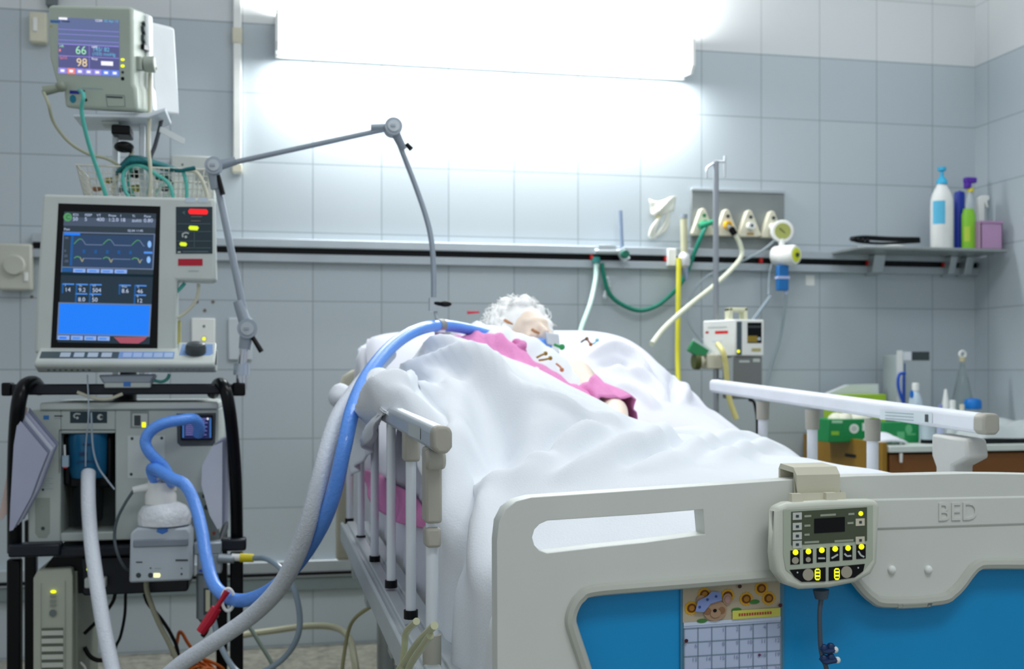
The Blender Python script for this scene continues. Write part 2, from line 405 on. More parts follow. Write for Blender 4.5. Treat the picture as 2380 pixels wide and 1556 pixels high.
# yellow outlet: black fitting and ivory suction tube
mb = MB(); mb.cyl(W(1693, 526, YW-.06), W(1700, 532, YW-.085), .009, .009, 12); mb.cyl(W(1699, 531, YW-.085), W(1708, 545, YW-.085), .013, .013, 14, 1)
obj('suction_plug', mb, [chrome, black], None, 'black and chrome plug on the yellow gas outlet', 'plug')
hose('suction_tube', [W(1708, 545, YW-.083), W(1719, 565, YW-.08), W(1724, 592, YW-.08), W(1708, 618, YW-.1), W(1665, 660, YW-.2), W(1600, 712, YW-.35), W(1545, 762, YW-.5), W(1515, 800, YW-.62)], .0092, mat('ivory_tube', 'dfe3cc', .35), 'thick ivory suction tube running from the outlet down to the bed', 'tube')

# oxygen tee on the rail (left) with thin upright gauge
Y = YW-.06
t = thing('flow_regulator', 'clear tee regulator with a green knob on the rail above the pillow', 'regulator', W(1415, 612, Y))
mb = MB(); mb.cyl(W(1382, 585, Y), W(1440, 585, Y), .010, .010, 14); mb.cyl(W(1440, 580, Y), W(1456, 606, Y), .018, .018, 16); mb.box(W(1390, 580, Y).x, W(1432, 580, Y).x, Y-.008, Y+.027, W(1400, 580, Y).z, W(1400, 570, Y).z)
obj('body', mb, mat('regulator_silver', 'c9d2d6', .3, .4), t, bevel=.001)
mb = MB(); c = W(1451, 592, Y-.018); mb.cyl(c, c+Vector((0, -.022, 0)), .016, .014, 16); obj('knob', mb, mat('knob_green', '1d6d58', .4), t, label='green knob')
mb = MB(); mb.tube([W(1446, 580, Y), W(1444, 540, Y), W(1442, 490, Y)], .0075, 12); obj('sight_tube', mb, mat('sight_tube_blue', '9fb2cc', .2, trans=.4), t)
mb = MB(); mb.cyl(W(1386, 598, Y), W(1386, 611, Y), .014, .016, 16); obj('outlet_cap', mb, mat('cap_teal', '1c6f6a', .4), t, label='teal outlet cap')
hose('drip_tube', [W(1386, 612, Y), W(1384, 650, Y-.02), W(1372, 705, Y-.1), W(1352, 760, Y-.3), W(1345, 790, Y-.45)], .0088, mint, 'pale mint tube hanging from the tee regulator to the pillow', 'tube')
mb = MB()
for k in range(6):
    a = k*.9; mb.ball(W(1411+4*math.sin(a), 650+k*8, Y+.035), (.011, .007, .013), 10)
obj('clear_tag', mb, clear2, None, 'crumpled clear plastic tag on the wall beside the green hose', 'tag')
# crumpled breathing mask
t = thing('breathing_mask', 'crumpled translucent mask hung on the wall left of the gas panel', 'mask', W(1540, 555, YW))
G = []
for i in range(13):
    r_ = []
    for j in range(13):
        a = i/12; b_ = j/12
        px = 1508+a*64-(b_*10)*(a-.4); py = 462+b_*36+6*math.sin(a*5)
        r_.append(W(px, py, YW-.012-.028*math.sin(math.pi*a)*(.5+.5*math.sin(b_*math.pi))-.005*math.sin(9*a+7*b_)))
    G.append(r_)
mb = MB(); mb.grid(G); mm = mat('mask_plastic', 'eef0e6', .35, trans=.25, var=.03)
obj('cup', mb, mm, t, solid=.002)
mb = MB(); mb.tube(crv([W(1527, 490, YW-.02), W(1533, 505, YW-.02), W(1524, 500, YW-.02), W(1520, 485, YW-.02)]), .006, 10); obj('strap', mb, mat('strap_yellow', 'd9d089', .5), t, label='yellowed strap')
mb = MB()
for q in (0, 7): mb.tube(crv([W(1553, 495, YW-.02), W(1552-q, 520, YW-.02), W(1540-q, 538, YW-.02), W(1512+q, 552, YW-.015), W(1516+q, 530, YW-.02), W(1535, 505, YW-.02)]), .007, 10)
obj('bag', mb, mm, t)

# yellow scaled flowmeter
Y = YW-.065
t = thing('flowmeter', 'upright flowmeter with a yellowish sight tube on the rail', 'flowmeter', W(1590, 650, Y))
mb = MB(); mb.cyl(W(1590, 590, Y), W(1589, 506, Y), .0135, .0135, 16); obj('sight_tube', mb, mat('tube_cream', 'd8d7b6', .25, trans=.2), t)
mb = MB(); mb.cyl(W(1589, 508, Y), W(1589, 499, Y), .0155, .0155, 16); obj('cap', mb, greym, t)
mb = MB(); mb.lathe([(.012, -.03), (.022, -.02), (.025, 0), (.022, .02), (.014, .03)], W(1590, 606, Y), 18); mb.cyl(W(1590, 605, Y), W(1590, 605, YW-.02), .012, .012, 12); obj('valve_body', mb, mat('valve_white', 'd9dadb', .25, .3), t)
mb = MB(); mb.cyl(W(1592, 622, Y), W(1596, 652, Y), .013, .006, 14); obj('nozzle', mb, mat('nozzle_blue', 'a8b8d8', .2, trans=.3), t)
obj('rail_clamp', MB().pbox(1553, 578, 1572, 618, YW-.05, .05), white, t, bevel=.003)
hose('yellow_tube', [W(1578, 600, Y-.01), W(1577, 660, Y-.01), W(1576, 740, Y-.012), W(1575, 830, Y-.02), W(1577, 900, Y-.05)], .0095, yell, 'bright yellow tube hanging straight down behind the pillow', 'tube')

# vacuum regulator with gauge
Y = YW-.10
t = thing('suction_regulator', 'white suction regulator with an olive round gauge and lime dial', 'regulator', W(1825, 622, Y))
c = W(1818, 538, Y)
def facing(c, n=(-.08, -1, .0)): return Vector(n).normalized()
n = Vector((-.30, -1, -.05)).normalized()
mb = MB(); mb.cyl(c-n*.03, c+n*.012, .042, .044, 32); obj('gauge_case', mb, white, t, bevel=.004)
mb = MB(); mb.cyl(c+n*.0135, c+n*.012, .031, .031, 32); mb.tube([c+n*.015+Vector((-.014, 0, .012)), c+n*.015+Vector((.014, 0, -.012))], .0015, 6, 1); obj('gauge_dial', mb, [mat('dial_olive', 'a5ab5e', .5), vdark], t, label='olive gauge dial')
mb = MB(); mb.cyl(W(1817, 555, Y), W(1817, 575, Y), .012, .012, 14); obj('neck', mb, white, t)
c = W(1825, 594, Y); ax = Vector((.50, -.86, -.03)).normalized()
mb = MB(); mb.tube([c-ax*.052, c-ax*.045, c, c+ax*.04, c+ax*.05], [.028, .038, .040, .040, .034], 28); obj('body', mb, white, t)
mb = MB(); mb.cyl(c+ax*.0495, c+ax*.053, .028, .026, 28); mb.cyl(c+ax*.053, c+ax*.060, .009, .008, 14, 1); obj('dial', mb, [mat('dial_lime', 'c3cc2c', .5, emit=.1), vdark], t, label='lime green dial')
mb = MB(); mb.cyl(c, Vector((c.x, YW-.02, c.z)), .014, .014, 12); obj('rail_mount', mb, greym, t)
mb = MB(); mb.box(*[q for p in ((W(1806, 620, Y).x, W(1830, 620, Y).x), (Y-.014, Y+.014), (W(1818, 676, Y).z, W(1818, 618, Y).z)) for q in p]); obj('filter', mb, mat('filter_blue', '1e6fb4', .45), t, label='blue filter block', bevel=.003)
mb = MB(); mb.box(W(1804, 620, Y).x, W(1832, 620, Y).x, Y-.016, Y+.016, W(1818, 649, Y).z, W(1818, 643, Y).z); mb.cyl(W(1826, 676, Y), W(1827, 685, Y), .007, .005, 10); obj('filter_band', mb, mat('band_lilac', 'b9c3e6', .4), t)
ctube = mat('thin_clear_tube', 'b9c8cf', .2, trans=.35)
hose('clear_tube', [W(1827, 684, Y), W(1824, 720, Y+.02), W(1812, 790, Y+.05), W(1790, 860, Y+.06), W(1778, 930, Y+.06)], .006, ctube, 'thin clear tube falling from the blue filter block', 'tube')
hose('clear_tube', [W(1800, 560, Y+.03), W(1775, 580, Y+.03), W(1740, 600, Y+.03), W(1690, 622, Y+.04), W(1640, 645, Y+.05), W(1605, 690, Y+.05), W(1598, 740, Y+.05), W(1625, 785, Y+.03), W(1655, 800, -.12+YW)], .0045, ctube, 'thin clear tube looping left from the round gauge behind the drip stand', 'tube')
hose('clear_tube', [W(1790, 690, Y), W(1772, 715, Y-.1), W(1748, 748, Y-.3)], .007, ctube, 'short clear tube reaching the top of the infusion pump', 'tube')
hose('clear_tube', [W(1786, 686, Y), W(1788, 640, Y+.03), W(1795, 610, Y+.05)], .004, ctube, 'short thin clear tube beside the blue filter block', 'tube')

# ------------------------------------------------------------ drip stand and pump
YI = 3.72; pv = W(1664, 600, YI); xp = pv.x
t = thing('drip_stand', 'steel drip stand with a double hook behind the right of the bed', 'drip stand', (xp, YI, 0))
ztop = W(1668, 375, YI).z
mb = MB(); mb.cyl((xp, YI, .06), (xp, YI, ztop), .0098, .0098, 16); obj('pole', mb, mat('pole_steel', 'a9aeb4', .3, .7), t)
mb = MB()
hk = lambda pts: [Vector((xp+a, YI, ztop+b_)) for a, b_ in pts]
mb.tube(crv(hk([(-.004, .0), (.03, .0), (.033, .01), (.033, -.05)]), 6), .004, 8); mb.tube(hk([(.033, .02), (.033, -.055)]), .0045, 8)
mb.tube(crv(hk([(.0, -.005), (-.025, -.018), (-.034, -.03), (-.034, -.062)]), 6), .004, 8); obj('hook', mb, mat('hook_chrome', 'c6cbce', .3, .6), t)
for k in range(5):
    a = k*2*math.pi/5+.3; mb = MB(); e = Vector((xp+.22*math.cos(a), YI+.22*math.sin(a), .05)); mb.cyl((xp, YI, .08), e, .012, .009, 10); mb.ball(e-Vector((0, 0, .022)), .026, 10, 1)
    obj('leg', mb, [greym, black], t)
# pump
Yp = YI-.10
p = thing('infusion_pump', 'white infusion pump with carry handle clamped to the drip stand', 'infusion pump', W(1720, 830, Yp))
lf = lambda a, b_, Y=Yp: W(a, b_, Y)
mb = MB(); q = [lf(1710, 743), lf(1775, 745)]
x0, x1 = W(1709, 745, Yp).x, W(1776, 745, Yp).x; z0, z1 = W(1740, 828, Yp).z, W(1740, 743, Yp).z
xs = W(1667, 745, Yp).x
mb.prism([(x0, Yp, z0), (x1, Yp, z0), (x1-.02, Yp+.12, z0), (xs, Yp+.13, z0)], (0, 0, z1-z0)); obj('case', mb, white, p, bevel=.004)
zz = z1
mb = MB(); xa, xb = W(1690, 720, Yp+.05).x, W(1733, 720, Yp+.05).x; zt = W(1710, 716, Yp+.05).z
mb.box(xa, xa+.014, Yp+.03, Yp+.075, zz-.005, zt); mb.box(xb-.014, xb, Yp+.03, Yp+.075, zz-.005, zt); mb.box(xa, xb, Yp+.03, Yp+.075, zt-.014, zt); obj('handle', mb, mat('handle_cream', 'e3e3c4', .45), p, bevel=.004)
f = YP(Yp); f.rect(1712, 748, 1724, 826, mat('door_slate', '4b5a62', .4)); f.disc(1716, 817, 3.5, yled, 1)
f.rect(1737, 750, 1770, 798, black, 0); f.rect(1738, 758, 1768, 762, vdark, 1); f.rect(1737, 781, 1760, 796, mat('keys_amber', '8f7a22', .5), 1); f.disc(1764, 788, 4, mat('key_grey', 'b5c0c8', .5), 1); f.rect(1747, 810, 1768, 817, mat('badge_tan', 'b8b070', .5), 1)
f.done('control_panel', p)
f = Flat(lambda a, b_: Vector((xs+(x0-xs)*a, Yp+.13-.13*a, z0+(z1-z0)*b_)), Vector((-.13, -(x0-xs), 0)).normalized())
f.rect(.38, .62, .78, .70, redb); f.rect(.08, .64, .18, .70, red); f.rect(.3, .40, .62, .44, paper); f.rect(.15, .78, .75, .82, vlite); f.done('side_marks', p)
k = thing('pump_controller', 'dark grey box hanging below the white infusion pump', 'pump box', W(1735, 930, Yp))
obj('case', MB().pbox(1703, 829, 1772, 928, Yp+.005, .09), mat('box_grey', '7a7d7c', .45, .1), k, bevel=.004)
obj('side_strip', MB().pbox(1700, 832, 1704, 905, Yp+.0, .06), alu, k)
f = YP(Yp+.005); f.rect(1718, 838, 1742, 843, vlite); f.rect(1750, 834, 1766, 842, vlite); f.done('markings', k)
obj('mount', MB().box(xp-.0, W(1705, 870, Yp).x+.02, Yp+.06, YI+.005, W(1700, 900, Yp).z, W(1700, 880, Yp).z), greym, k)
c = thing('pole_clamp', 'cream clamp block gripping the drip stand beside the pump', 'clamp', W(1664, 862, YI-.02))
obj('block', MB().pbox(1644, 824, 1680, 858, YI-.035, .06), offw, c, bevel=.004)
mb = MB(); mb.cyl(W(1624, 838, YI-.01), W(1646, 838, YI-.01), .012, .012, 12); mb.cyl(W(1612, 840, YI-.01), W(1624, 840, YI-.01), .028, .030, 20, 1); mb.cyl(W(1624, 840, YI-.01), W(1631, 840, YI-.01), .024, .024, 20); obj('screw_knob', mb, [offw, mat('knob_olive', '4c5320', .5)], c)
mb = MB(); mb.prism([W(1600, 815, YI-.03), W(1612, 793, YI-.03), W(1648, 815, YI-.03), W(1640, 826, YI-.03), W(1618, 826, YI-.03)], (0, .02, 0)); obj('saline_label', mb, mat('label_green', '2c8a55', .5), None, 'tilted green label beside the pole clamp above the bed edge', 'label')
mb = MB(); mb.prism([W(1598, 812, YI-.012), W(1613, 786, YI-.012), W(1655, 815, YI-.012), W(1645, 832, YI-.012), W(1618, 832, YI-.012)], (0, .004, 0)); obj('clear_pouch', mb, clear2, None, 'clear pouch behind the green label on the drip stand', 'pouch')
hose('feed_tube', [W(1668, 800, YI-.07), W(1680, 818, Yp-.02), W(1687, 850, Yp-.025), W(1690, 885, Yp-.025), W(1696, 930, Yp-.03), W(1712, 975, Yp-.04)], .0092, pyell, 'pale yellow tube running down beside the dark grey box', 'tube')
hose('power_lead', [W(1742, 930, Yp+.03), W(1752, 935, Yp-.0), W(1757, 955, Yp), W(1760, 985, Yp), W(1760, 1060, Yp)], .005, black, 'black lead hanging from the bottom of the dark grey box', 'cable')

# ------------------------------------------------------------ corner shelf with bottles
ZS = 1.478; Yf = 3.96
sx0 = W(2000, 570, Yf).x; sx1 = XR-.03
t = thing('wall_shelf', 'steel shelf clamped on the rail in the right corner', 'shelf', ((sx0+sx1)/2, YW, 1.40))
mb = MB(); mb.prism([(sx0, Yf+.015, ZS-.012), (sx0+.02, Yf, ZS-.012), (sx1, Yf, ZS-.012), (sx1, YW-.002, ZS-.012), (sx0, YW-.002, ZS-.012)], (0, 0, .012))
obj('plate', mb, mat('shelf_steel', '9fa5a5', .35, .5), t, bevel=.003)
for px, w_ in ((2040, .05), (2212, .03), (2250, .035)):
    x = W(px, 595, YW-.06).x; mb = MB()
    mb.prism([(x-w_/2, YW-.002, 1.385), (x-w_/2, YW-.06, 1.395), (x-w_/2, YW-.085, ZS-.012), (x-w_/2, YW-.002, ZS-.012)], (w_, 0, 0)); obj('bracket', mb, alu, t, bevel=.004)
def sit(px, Y): return W(px, 560, Y).x
def bottle(name, px, Y, r, h, prof, m, label, z=ZS, sy=1, seg=24):
    x = W(px, 560, Y).x; t = thing(name, label, 'bottle', (x, Y, z)); mb = MB(); mb.lathe([(a*r, b_*h) for a, b_ in prof], (x, Y, z), seg, sy=sy); obj('bottle_body', mb, m, t); return t, x
BP = [(.0, 0), (.93, 0), (1, .02), (1, .66), (.97, .76), (.8, .86), (.52, .95), (.40, 1.0), (0, 1)]
Yb = 4.04
ztop = lambda px, py: W(px, py, Yb).z
h1 = ztop(2190, 428)-ZS
t, x = bottle('pump_bottle', 2189, Yb, .046, h1, BP, white, 'large white pump bottle with a light blue pump on the shelf', sy=.75)
lb = mat('pump_sky_blue', '38b4dd', .4)
mb = MB(); mb.lathe([(.021, 0), (.021, .012), (.012, .026), (.007, .03), (.006, .05), (.016, .053), (.017, .066), (0, .068)], (x, Yb, ZS+h1-.001), 20); obj('pump', mb, lb, t, label='light blue pump')
mb = MB(); G = [[Vector((x+.0465*math.sin(R_(-75+11*i)), Yb-.0353*math.cos(R_(-75+11*i)), ZS+h1*(.38+.07*j))) for j in range(6)] for i in range(7)]; mb.grid(G); obj('label_sticker', mb, mat('label_sky', '5cbce0', .5), t, label='light blue label')
hb = ztop(2228, 440)-ZS
t, x = bottle('shampoo_bottle', 2230, Yb+.03, .022, hb, [(0, 0), (.95, 0), (1, .02), (1, .93), (.9, .97), (0, 1)], mat('bottle_navy', '12309a', .35), 'tall dark blue bottle behind the pump bottle', sy=.8)
Y2 = Yb+.08
t, x = bottle('spray_bottle', 2254, Y2, .02, W(2252, 413, Y2).z-.057-ZS, BP, clear2, 'spray bottle with a purple trigger head on the shelf')
mb = MB(); zt = W(2252, 413, Y2).z; mb.box(x-.024, x+.026, Y2-.012, Y2+.012, zt-.022, zt); mb.box(x-.022, x+.002, Y2-.012, Y2+.012, zt-.045, zt-.02); obj('trigger', mb, mat('trigger_purple', '5a2ba8', .4), t, label='purple trigger', bevel=.004)
mb = MB(); mb.cyl((x+.003, Y2, zt-.058), (x+.003, Y2, zt-.042), .013, .012, 14); obj('neck_ring', mb, mat('ring_yellow', 'd9cf3c', .5), t, label='yellow neck ring')
Y3 = Yb-.01; hg = ztop(2250, 487)-ZS
x = sit(2251, Y3); t = thing('talc_bottle', 'lime green flat bottle in front of the dark blue bottle', 'bottle', (x, Y3, ZS))
mb = MB(); mb.lathe([(0, 0), (.028, 0), (.029, .004), (.029, hg*.85), (.024, hg*.93), (.022, hg), (0, hg)], (x, Y3, ZS), 20, sy=.6); obj('bottle_body', mb, mat('bottle_lime', '8ccf3a', .4), t)
G = [[Vector((x+.0292*math.sin(R_(-60+10*i)), Y3-.0176*math.cos(R_(-60+10*i)), ZS+hg*(.2+.06*j))) for j in range(7)] for i in range(6)]
mb = MB(); mb.grid(G); obj('label_sticker', mb, mat('label_lime', 'bfdc4a', .5), t); 
Y4 = Yb+.075; x = sit(2281, Y4); t = thing('spray_bottle', 'white trigger spray bottle beside the right wall', 'bottle', (x, Y4, ZS))
zt = W(2283, 455, Y4).z
mb = MB(); mb.lathe([(0, 0), (.026, 0), (.026, .05), (.015, .085), (.012, .095), (0, .095)], (x, Y4, ZS), 18); obj('bottle_body', mb, clear2, t)
mb = MB(); mb.prism([(x-.02, Y4-.01, zt-.01), (x+.0, Y4-.01, zt), (x+.03, Y4-.01, zt), (x+.03, Y4-.01, zt-.018), (x+.02, Y4-.01, zt-.02), (x+.026, Y4-.01, zt-.05), (x+.018, Y4-.01, zt-.05), (x+.008, Y4-.01, zt-.03), (x+.008, Y4-.01, ZS+.09), (x-.016, Y4-.01, ZS+.09)], (0, .02, 0)); obj('trigger', mb, white, t, bevel=.002)
Y5 = Yb-.06
t = thing('pink_basket', 'small pink plastic basket at the right end of the shelf', 'basket', (sit(2306, Y5), Y5, ZS))
x0, x1 = sit(2280, Y5), min(sit(2330, Y5), sx1-.002); zt = W(2305, 514, Y5).z; pk = mat('basket_pink', 'cfa6cf', .4, trans=.25); mb = MB()
for a in (x0, x1-.003): mb.box(a, a+.003, Y5, Y5+.10, ZS, zt)
for a in (Y5, Y5+.097): mb.box(x0, x1, a, a+.003, ZS, zt)
mb.box(x0, x1, Y5, Y5+.1, ZS, ZS+.003); mb.box(x0-.004, x1+.003, Y5-.004, Y5+.002, zt-.008, zt)
obj('tub', mb, pk, t)
mb = MB(); mb.cyl((x0+.012, Y5+.05, ZS+.008), (x1-.012, Y5+.012, ZS+.035), .004, .004, 8); obj('cotton_stick', mb, white, None, 'white stick lying in the pink basket', 'stick')
# black things at the shelf's left end
Yk = Yf+.06; mb = MB()
mb.tube(crv([W(1978, 556, Yk), W(2010, 553, Yk), W(2070, 556, Yk), W(2136, 557, Yk)], 8), .0095, 10)
mb.tube(crv([W(2138, 562, Yk+.03), W(2060, 566, Yk+.03), W(2000, 563, Yk+.02), W(1976, 556, Yk)], 8), .005, 8)
for k in range(4): mb.ball(W(1983+k*11, 557+k*1.2, Yk-.008), .009, 8)
obj('black_strap', mb, black, None, 'black rolled strap lying along the left end of the shelf', 'strap')
mb = MB(); mb.ball((sit(2070, Yf+.08), Yf+.06, ZS+.006), (.045, .035, .006), 14); obj('folded_tissue', mb, white, None, 'small white folded tissue on the shelf beside the black strap', 'tissue')

# ------------------------------------------------------------ cabinet in the right corner
wood = mat('oak_veneer', '9a7420', .45, var=.18, vs=6); woodd = mat('dark_walnut', '6a4420', .45, var=.2, vs=7)
cx0 = W(2050, 1040, 3.60).x; ZT = .742
cb = thing('bedside_cabinet', 'wooden cabinet with a white worktop in the right corner', 'cabinet', ((cx0+2.8)/2, 3.9, 0))
mb = MB(); mb.box(cx0, cx0+.02, 3.60, 4.20, .03, ZT+.012); obj('side_panel', mb, wood, cb, label='light oak side panel with a slot', bevel=.002)
mb = MB(); mb.box(cx0+.02, 2.80, 3.62, 4.20, .03, ZT-.03); obj('carcass', mb, woodd, cb)
obj('worktop', MB().box(cx0+.022, 2.80, 3.585, 4.20, ZT-.022, ZT), mat('worktop_white', 'd4ddd6', .4), cb, bevel=.002)
mb = MB(); mb.box(cx0-.001, cx0, 3.78, 3.86, ZT-.055, ZT-.043); obj('slot', mb, black, cb)
for k in range(3):
    z1 = ZT-.03-k*.19; d = obj('drawer', MB().box(cx0+.03, 2.79, 3.60, 3.62, z1-.155, z1-.0), mat('drawer_brown', '7a4c1e', .45, var=.15), cb, bevel=.003)
    obj('gap', MB().box(cx0+.03, 2.79, 3.605, 3.62, z1-.175, z1-.156), black, d)
mb = MB(); c = W(2094, 1062, 3.59); mb.cyl(c+Vector((0, 0, .012)), c+Vector((0, 0, -.02)), .006, .005, 10); obj('latch', mb, white, cb)
def on(px, Y): return W(px, 1000, Y).x
def zt_(px, py, Y): return W(px, py, Y).z
gr1 = mat('box_green', '16894a', .45); gr2 = mat('box_lime', '9cc02a', .45)
def bx(name, a, b_, top, Y, dep, m, label, cat, z=ZT, bev=.003):
    t = thing(name, label, cat, ((on(a, Y)+on(b_, Y))/2, Y, z)); obj('carton', MB().box(on(a, Y), on(b_, Y), Y, Y+dep, z, zt_((a+b_)/2, top, Y)), m, t, bevel=bev); return t
t = bx('glove_box', 1926, 2026, 975, 3.82, .16, gr1, 'green carton with cream tissue pulled out of its top on the cabinet', 'box')
f = YP(3.82); f.disc(1985, 997, 11, white); f.disc(1985, 997, 7, vlite, 1); f.rect(1933, 978, 1958, 984, mat('print_pale', 'a8d8b4', .5)); f.rect(1932, 1003, 1950, 1012, mat('print_lime', '8cc63a', .5)); f.rect(2004, 984, 2022, 1002, white); f.done('printed_front', t)
mb = MB(); z = zt_(1975, 976, 3.86)
for k in range(9): mb.ball((on(1945+k*8, 3.86), 3.87+.02*math.sin(k*2), z+.004), (.028, .03, .018+.005*math.sin(k)), 10)
obj('tissue', mb, mat('glove_cream', 'e9e8d4', .6), t, label='crumpled cream gloves')
t = bx('wipes_packet', 1934, 2060, 917, 4.0, .07, gr2, 'lime green carton behind the green carton on the cabinet', 'box', z=ZT)
t = bx('glove_box', 2052, 2137, 982, 3.74, .07, gr1, 'dark green carton with pale printing right of the white rail post', 'box')
f = YP(3.74); f.rect(2085, 1004, 2102, 1020, mat('print_mid', '5fb27a', .5)); f.disc(2112, 998, 8, mat('print_mid', '', .5), ry=11); f.rect(2108, 1008, 2128, 1012, mat('print_mid', '', .5)); f.done('printed_front', t)
mb = MB(); Y = 4.08; zb = ZT+.01
mb.prism([W(1925, 990, Y), W(1925, 915, Y), W(1973, 895, Y), W(2042, 893, Y), W(2042, 990, Y)], (0, .035, 0)); obj('paper_bag', mb, mat('bag_white', 'd8dfe2', .6), None, 'white folded paper bag standing behind the lime green carton', 'bag')
# folded cloth in front
G = []
for i in range(12):
    r_ = []
    for j in range(10):
        a = i/11; b_ = j/9; r_.append(Vector((on(2038, 3.64)+a*(on(2106, 3.64)-on(2038, 3.64)), 3.63+.1*b_, ZT+.003+.036*math.sin(math.pi*min(1, max(.04, a)))**.6*(.25+.75*b_)+.004*math.sin(b_*18))))
    G.append(r_)
mb = MB(); mb.grid(G); obj('folded_cloth', mb, whitecloth, None, 'small white folded cloth at the front of the worktop', 'cloth', solid=.006)
# tall carton with blue clip
Y = 4.02; t = bx('tall_carton', 2083, 2165, 826, Y, .10, mat('carton_grey', 'a9b3b6', .5), 'tall open pale grey carton standing against the tiles', 'box')
f = YP(Y); f.rect(2084, 815, 2098, 990, white); f.rect(2099, 818, 2118, 838, paper, 1); f.rect(2119, 818, 2160, 838, vdark, 1); f.rect(2101, 845, 2104, 940, mat('ink_blue', '1c3f8c', .5), 1); f.done('open_flap', t)
mb = MB(); mb.tube(crv([W(2104, 868, Y-.02), W(2090, 872, Y-.02), W(2088, 900, Y-.02), W(2102, 940, Y-.02), W(2114, 944, Y-.02)], 6), .006, 8); mb.tube([W(2100, 870, Y-.02), W(2099, 930, Y-.02)], .004, 8); obj('plastic_hook', mb, mat('hook_blue', '1d50b8', .4), None, 'dark blue plastic loop hanging on the front of the tall carton', 'hook')
def bot(name, px, top, Y, r, m, label, prof=BP, cap=None, caph=.02, z=ZT, clab=None, cat='bottle', sy=1):
    x = on(px, Y); h = zt_(px, top, Y)-z; t = thing(name, label, cat, (x, Y, z)); hb = h-(caph if cap else 0)
    mb = MB(); mb.lathe([(a*r, b_*hb) for a, b_ in prof], (x, Y, z), 20, sy=sy); obj('bottle_body', mb, m, t)
    if cap: mb = MB(); mb.lathe([(0, 0), (r*.5, 0), (r*.5, caph*.9), (r*.4, caph), (0, caph)], (x, Y, z+hb-.001), 16); obj('cap', mb, cap, t)
    return t, x, h
t, x, h = bot('lotion_bottle', 2128, 890, 3.92, .026, mat('bottle_pale_blue', 'c6d6e2', .35), 'pale bottle with a blue oval mark in front of the tall carton', cap=white, caph=.03)
f = YP(3.892); f.disc(2119, 917, 5, mat('mark_blue', '1a78d8', .5), ry=10); f.done('mark', t)
bot('dropper_bottle', 2198, 905, 3.9, .018, white, 'white bottle with a pointed tip left of the blue lidded jar', prof=[(0, 0), (1, 0), (1, .5), (.8, .7), (.5, .85), (.25, 1), (0, 1)])
bot('pill_bottle', 2214, 930, 3.84, .022, mat('bottle_milk', 'dfe6e6', .4), 'squat milky bottle with a white cap left of the blue lidded jar', cap=white, caph=.025)
bot('pill_bottle', 2236, 940, 3.82, .018, mat('bottle_milk', '', .4), 'small milky bottle touching the blue lidded jar', cap=offw, caph=.02)
bot('vial', 2186, 940, 3.82, .014, mat('vial_lilac', 'b7bede', .4), 'small lilac capped vial left of the milky bottles', cap=mat('vial_cap', '8c92cc', .4), caph=.015)
t, x, h = bot('glass_bottle', 2237, 835, 4.0, .043, glass, 'clear conical glass bottle with a ring stopper', prof=[(0, 0), (.95, 0), (1, .03), (1, .35), (.85, .5), (.5, .75), (.26, .9), (.24, 1), (0, 1)])
mb = MB(); c = Vector((x, 4.0, ZT+h+.018)); mb.tube([c+Vector((.013*math.cos(a), 0, .013*math.sin(a))) for a in [2*math.pi*k/16 for k in range(17)]], .005, 8); mb.cyl((x, 4.0, ZT+h-.01), (x, 4.0, ZT+h+.008), .011, .012, 12, 1); obj('stopper', mb, [white, mat('stopper_tan', 'c9bf9a', .5)], t, label='white ring stopper')
Y = 3.90; x = on(2261, Y); t = thing('lidded_jar', 'jar with a bright blue domed lid beside the glass bottle', 'jar', (x, Y, ZT)); hz = zt_(2261, 950, Y)-ZT
mb = MB(); mb.lathe([(0, 0), (.026, 0), (.028, .01), (.028, hz), (0, hz)], (x, Y, ZT), 22); obj('jar_body', mb, clear2, t)
mb = MB(); mb.lathe([(0, 0), (.031, 0), (.032, .006), (.032, .026), (.028, .036), (.018, .040), (0, .041)], (x, Y, ZT+hz-.002), 24); obj('lid', mb, mat('lid_blue', '0f78cf', .4), t, label='bright blue lid')
Y = 3.7; t = thing('instant_can', 'pale can on a black stand right of the dark green carton', 'can', (on(2157, Y), Y, ZT)); x = on(2157, Y)
mb = MB(); mb.lathe([(0, 0), (.026, 0), (.026, .014), (0, .014)], (x, Y, ZT), 20); obj('base', mb, black, t, label='black base')
mb = MB(); mb.lathe([(0, 0), (.024, 0), (.024, .055), (.02, .06), (0, .06)], (x, Y, ZT+.014), 20); obj('can_body', mb, mat('can_blue_grey', 'b4c4cc', .35), t)
mb = MB(); x0, x1 = on(2276, 3.64), 2.79
mb.box(x0, x1, 3.63, 3.86, ZT, ZT+.009); obj('black_tray', mb, black, None, 'flat black tray at the right end of the worktop', 'tray', bevel=.003)
G = []
for i in range(24):
    r_ = []
    for j in range(18):
        a = i/23; b_ = j/17; e = min(1, 5*min(a, 1-a, b_, 1-b_)+.03)
        r_.append(Vector((x0+.005+a*(x1-x0-.015), 3.64+.2*b_, ZT+.0105+e**.5*(.05+.02*b_+.008*math.sin(9*a+5*b_)+.006*math.sin(17*b_-6*a)))))
    G.append(r_)
mb = MB(); mb.grid(G); obj('plastic_bag', mb, mat('bag_film', 'd6dedd', .35, trans=.2), None, 'white plastic bag lying on the black tray', 'bag')

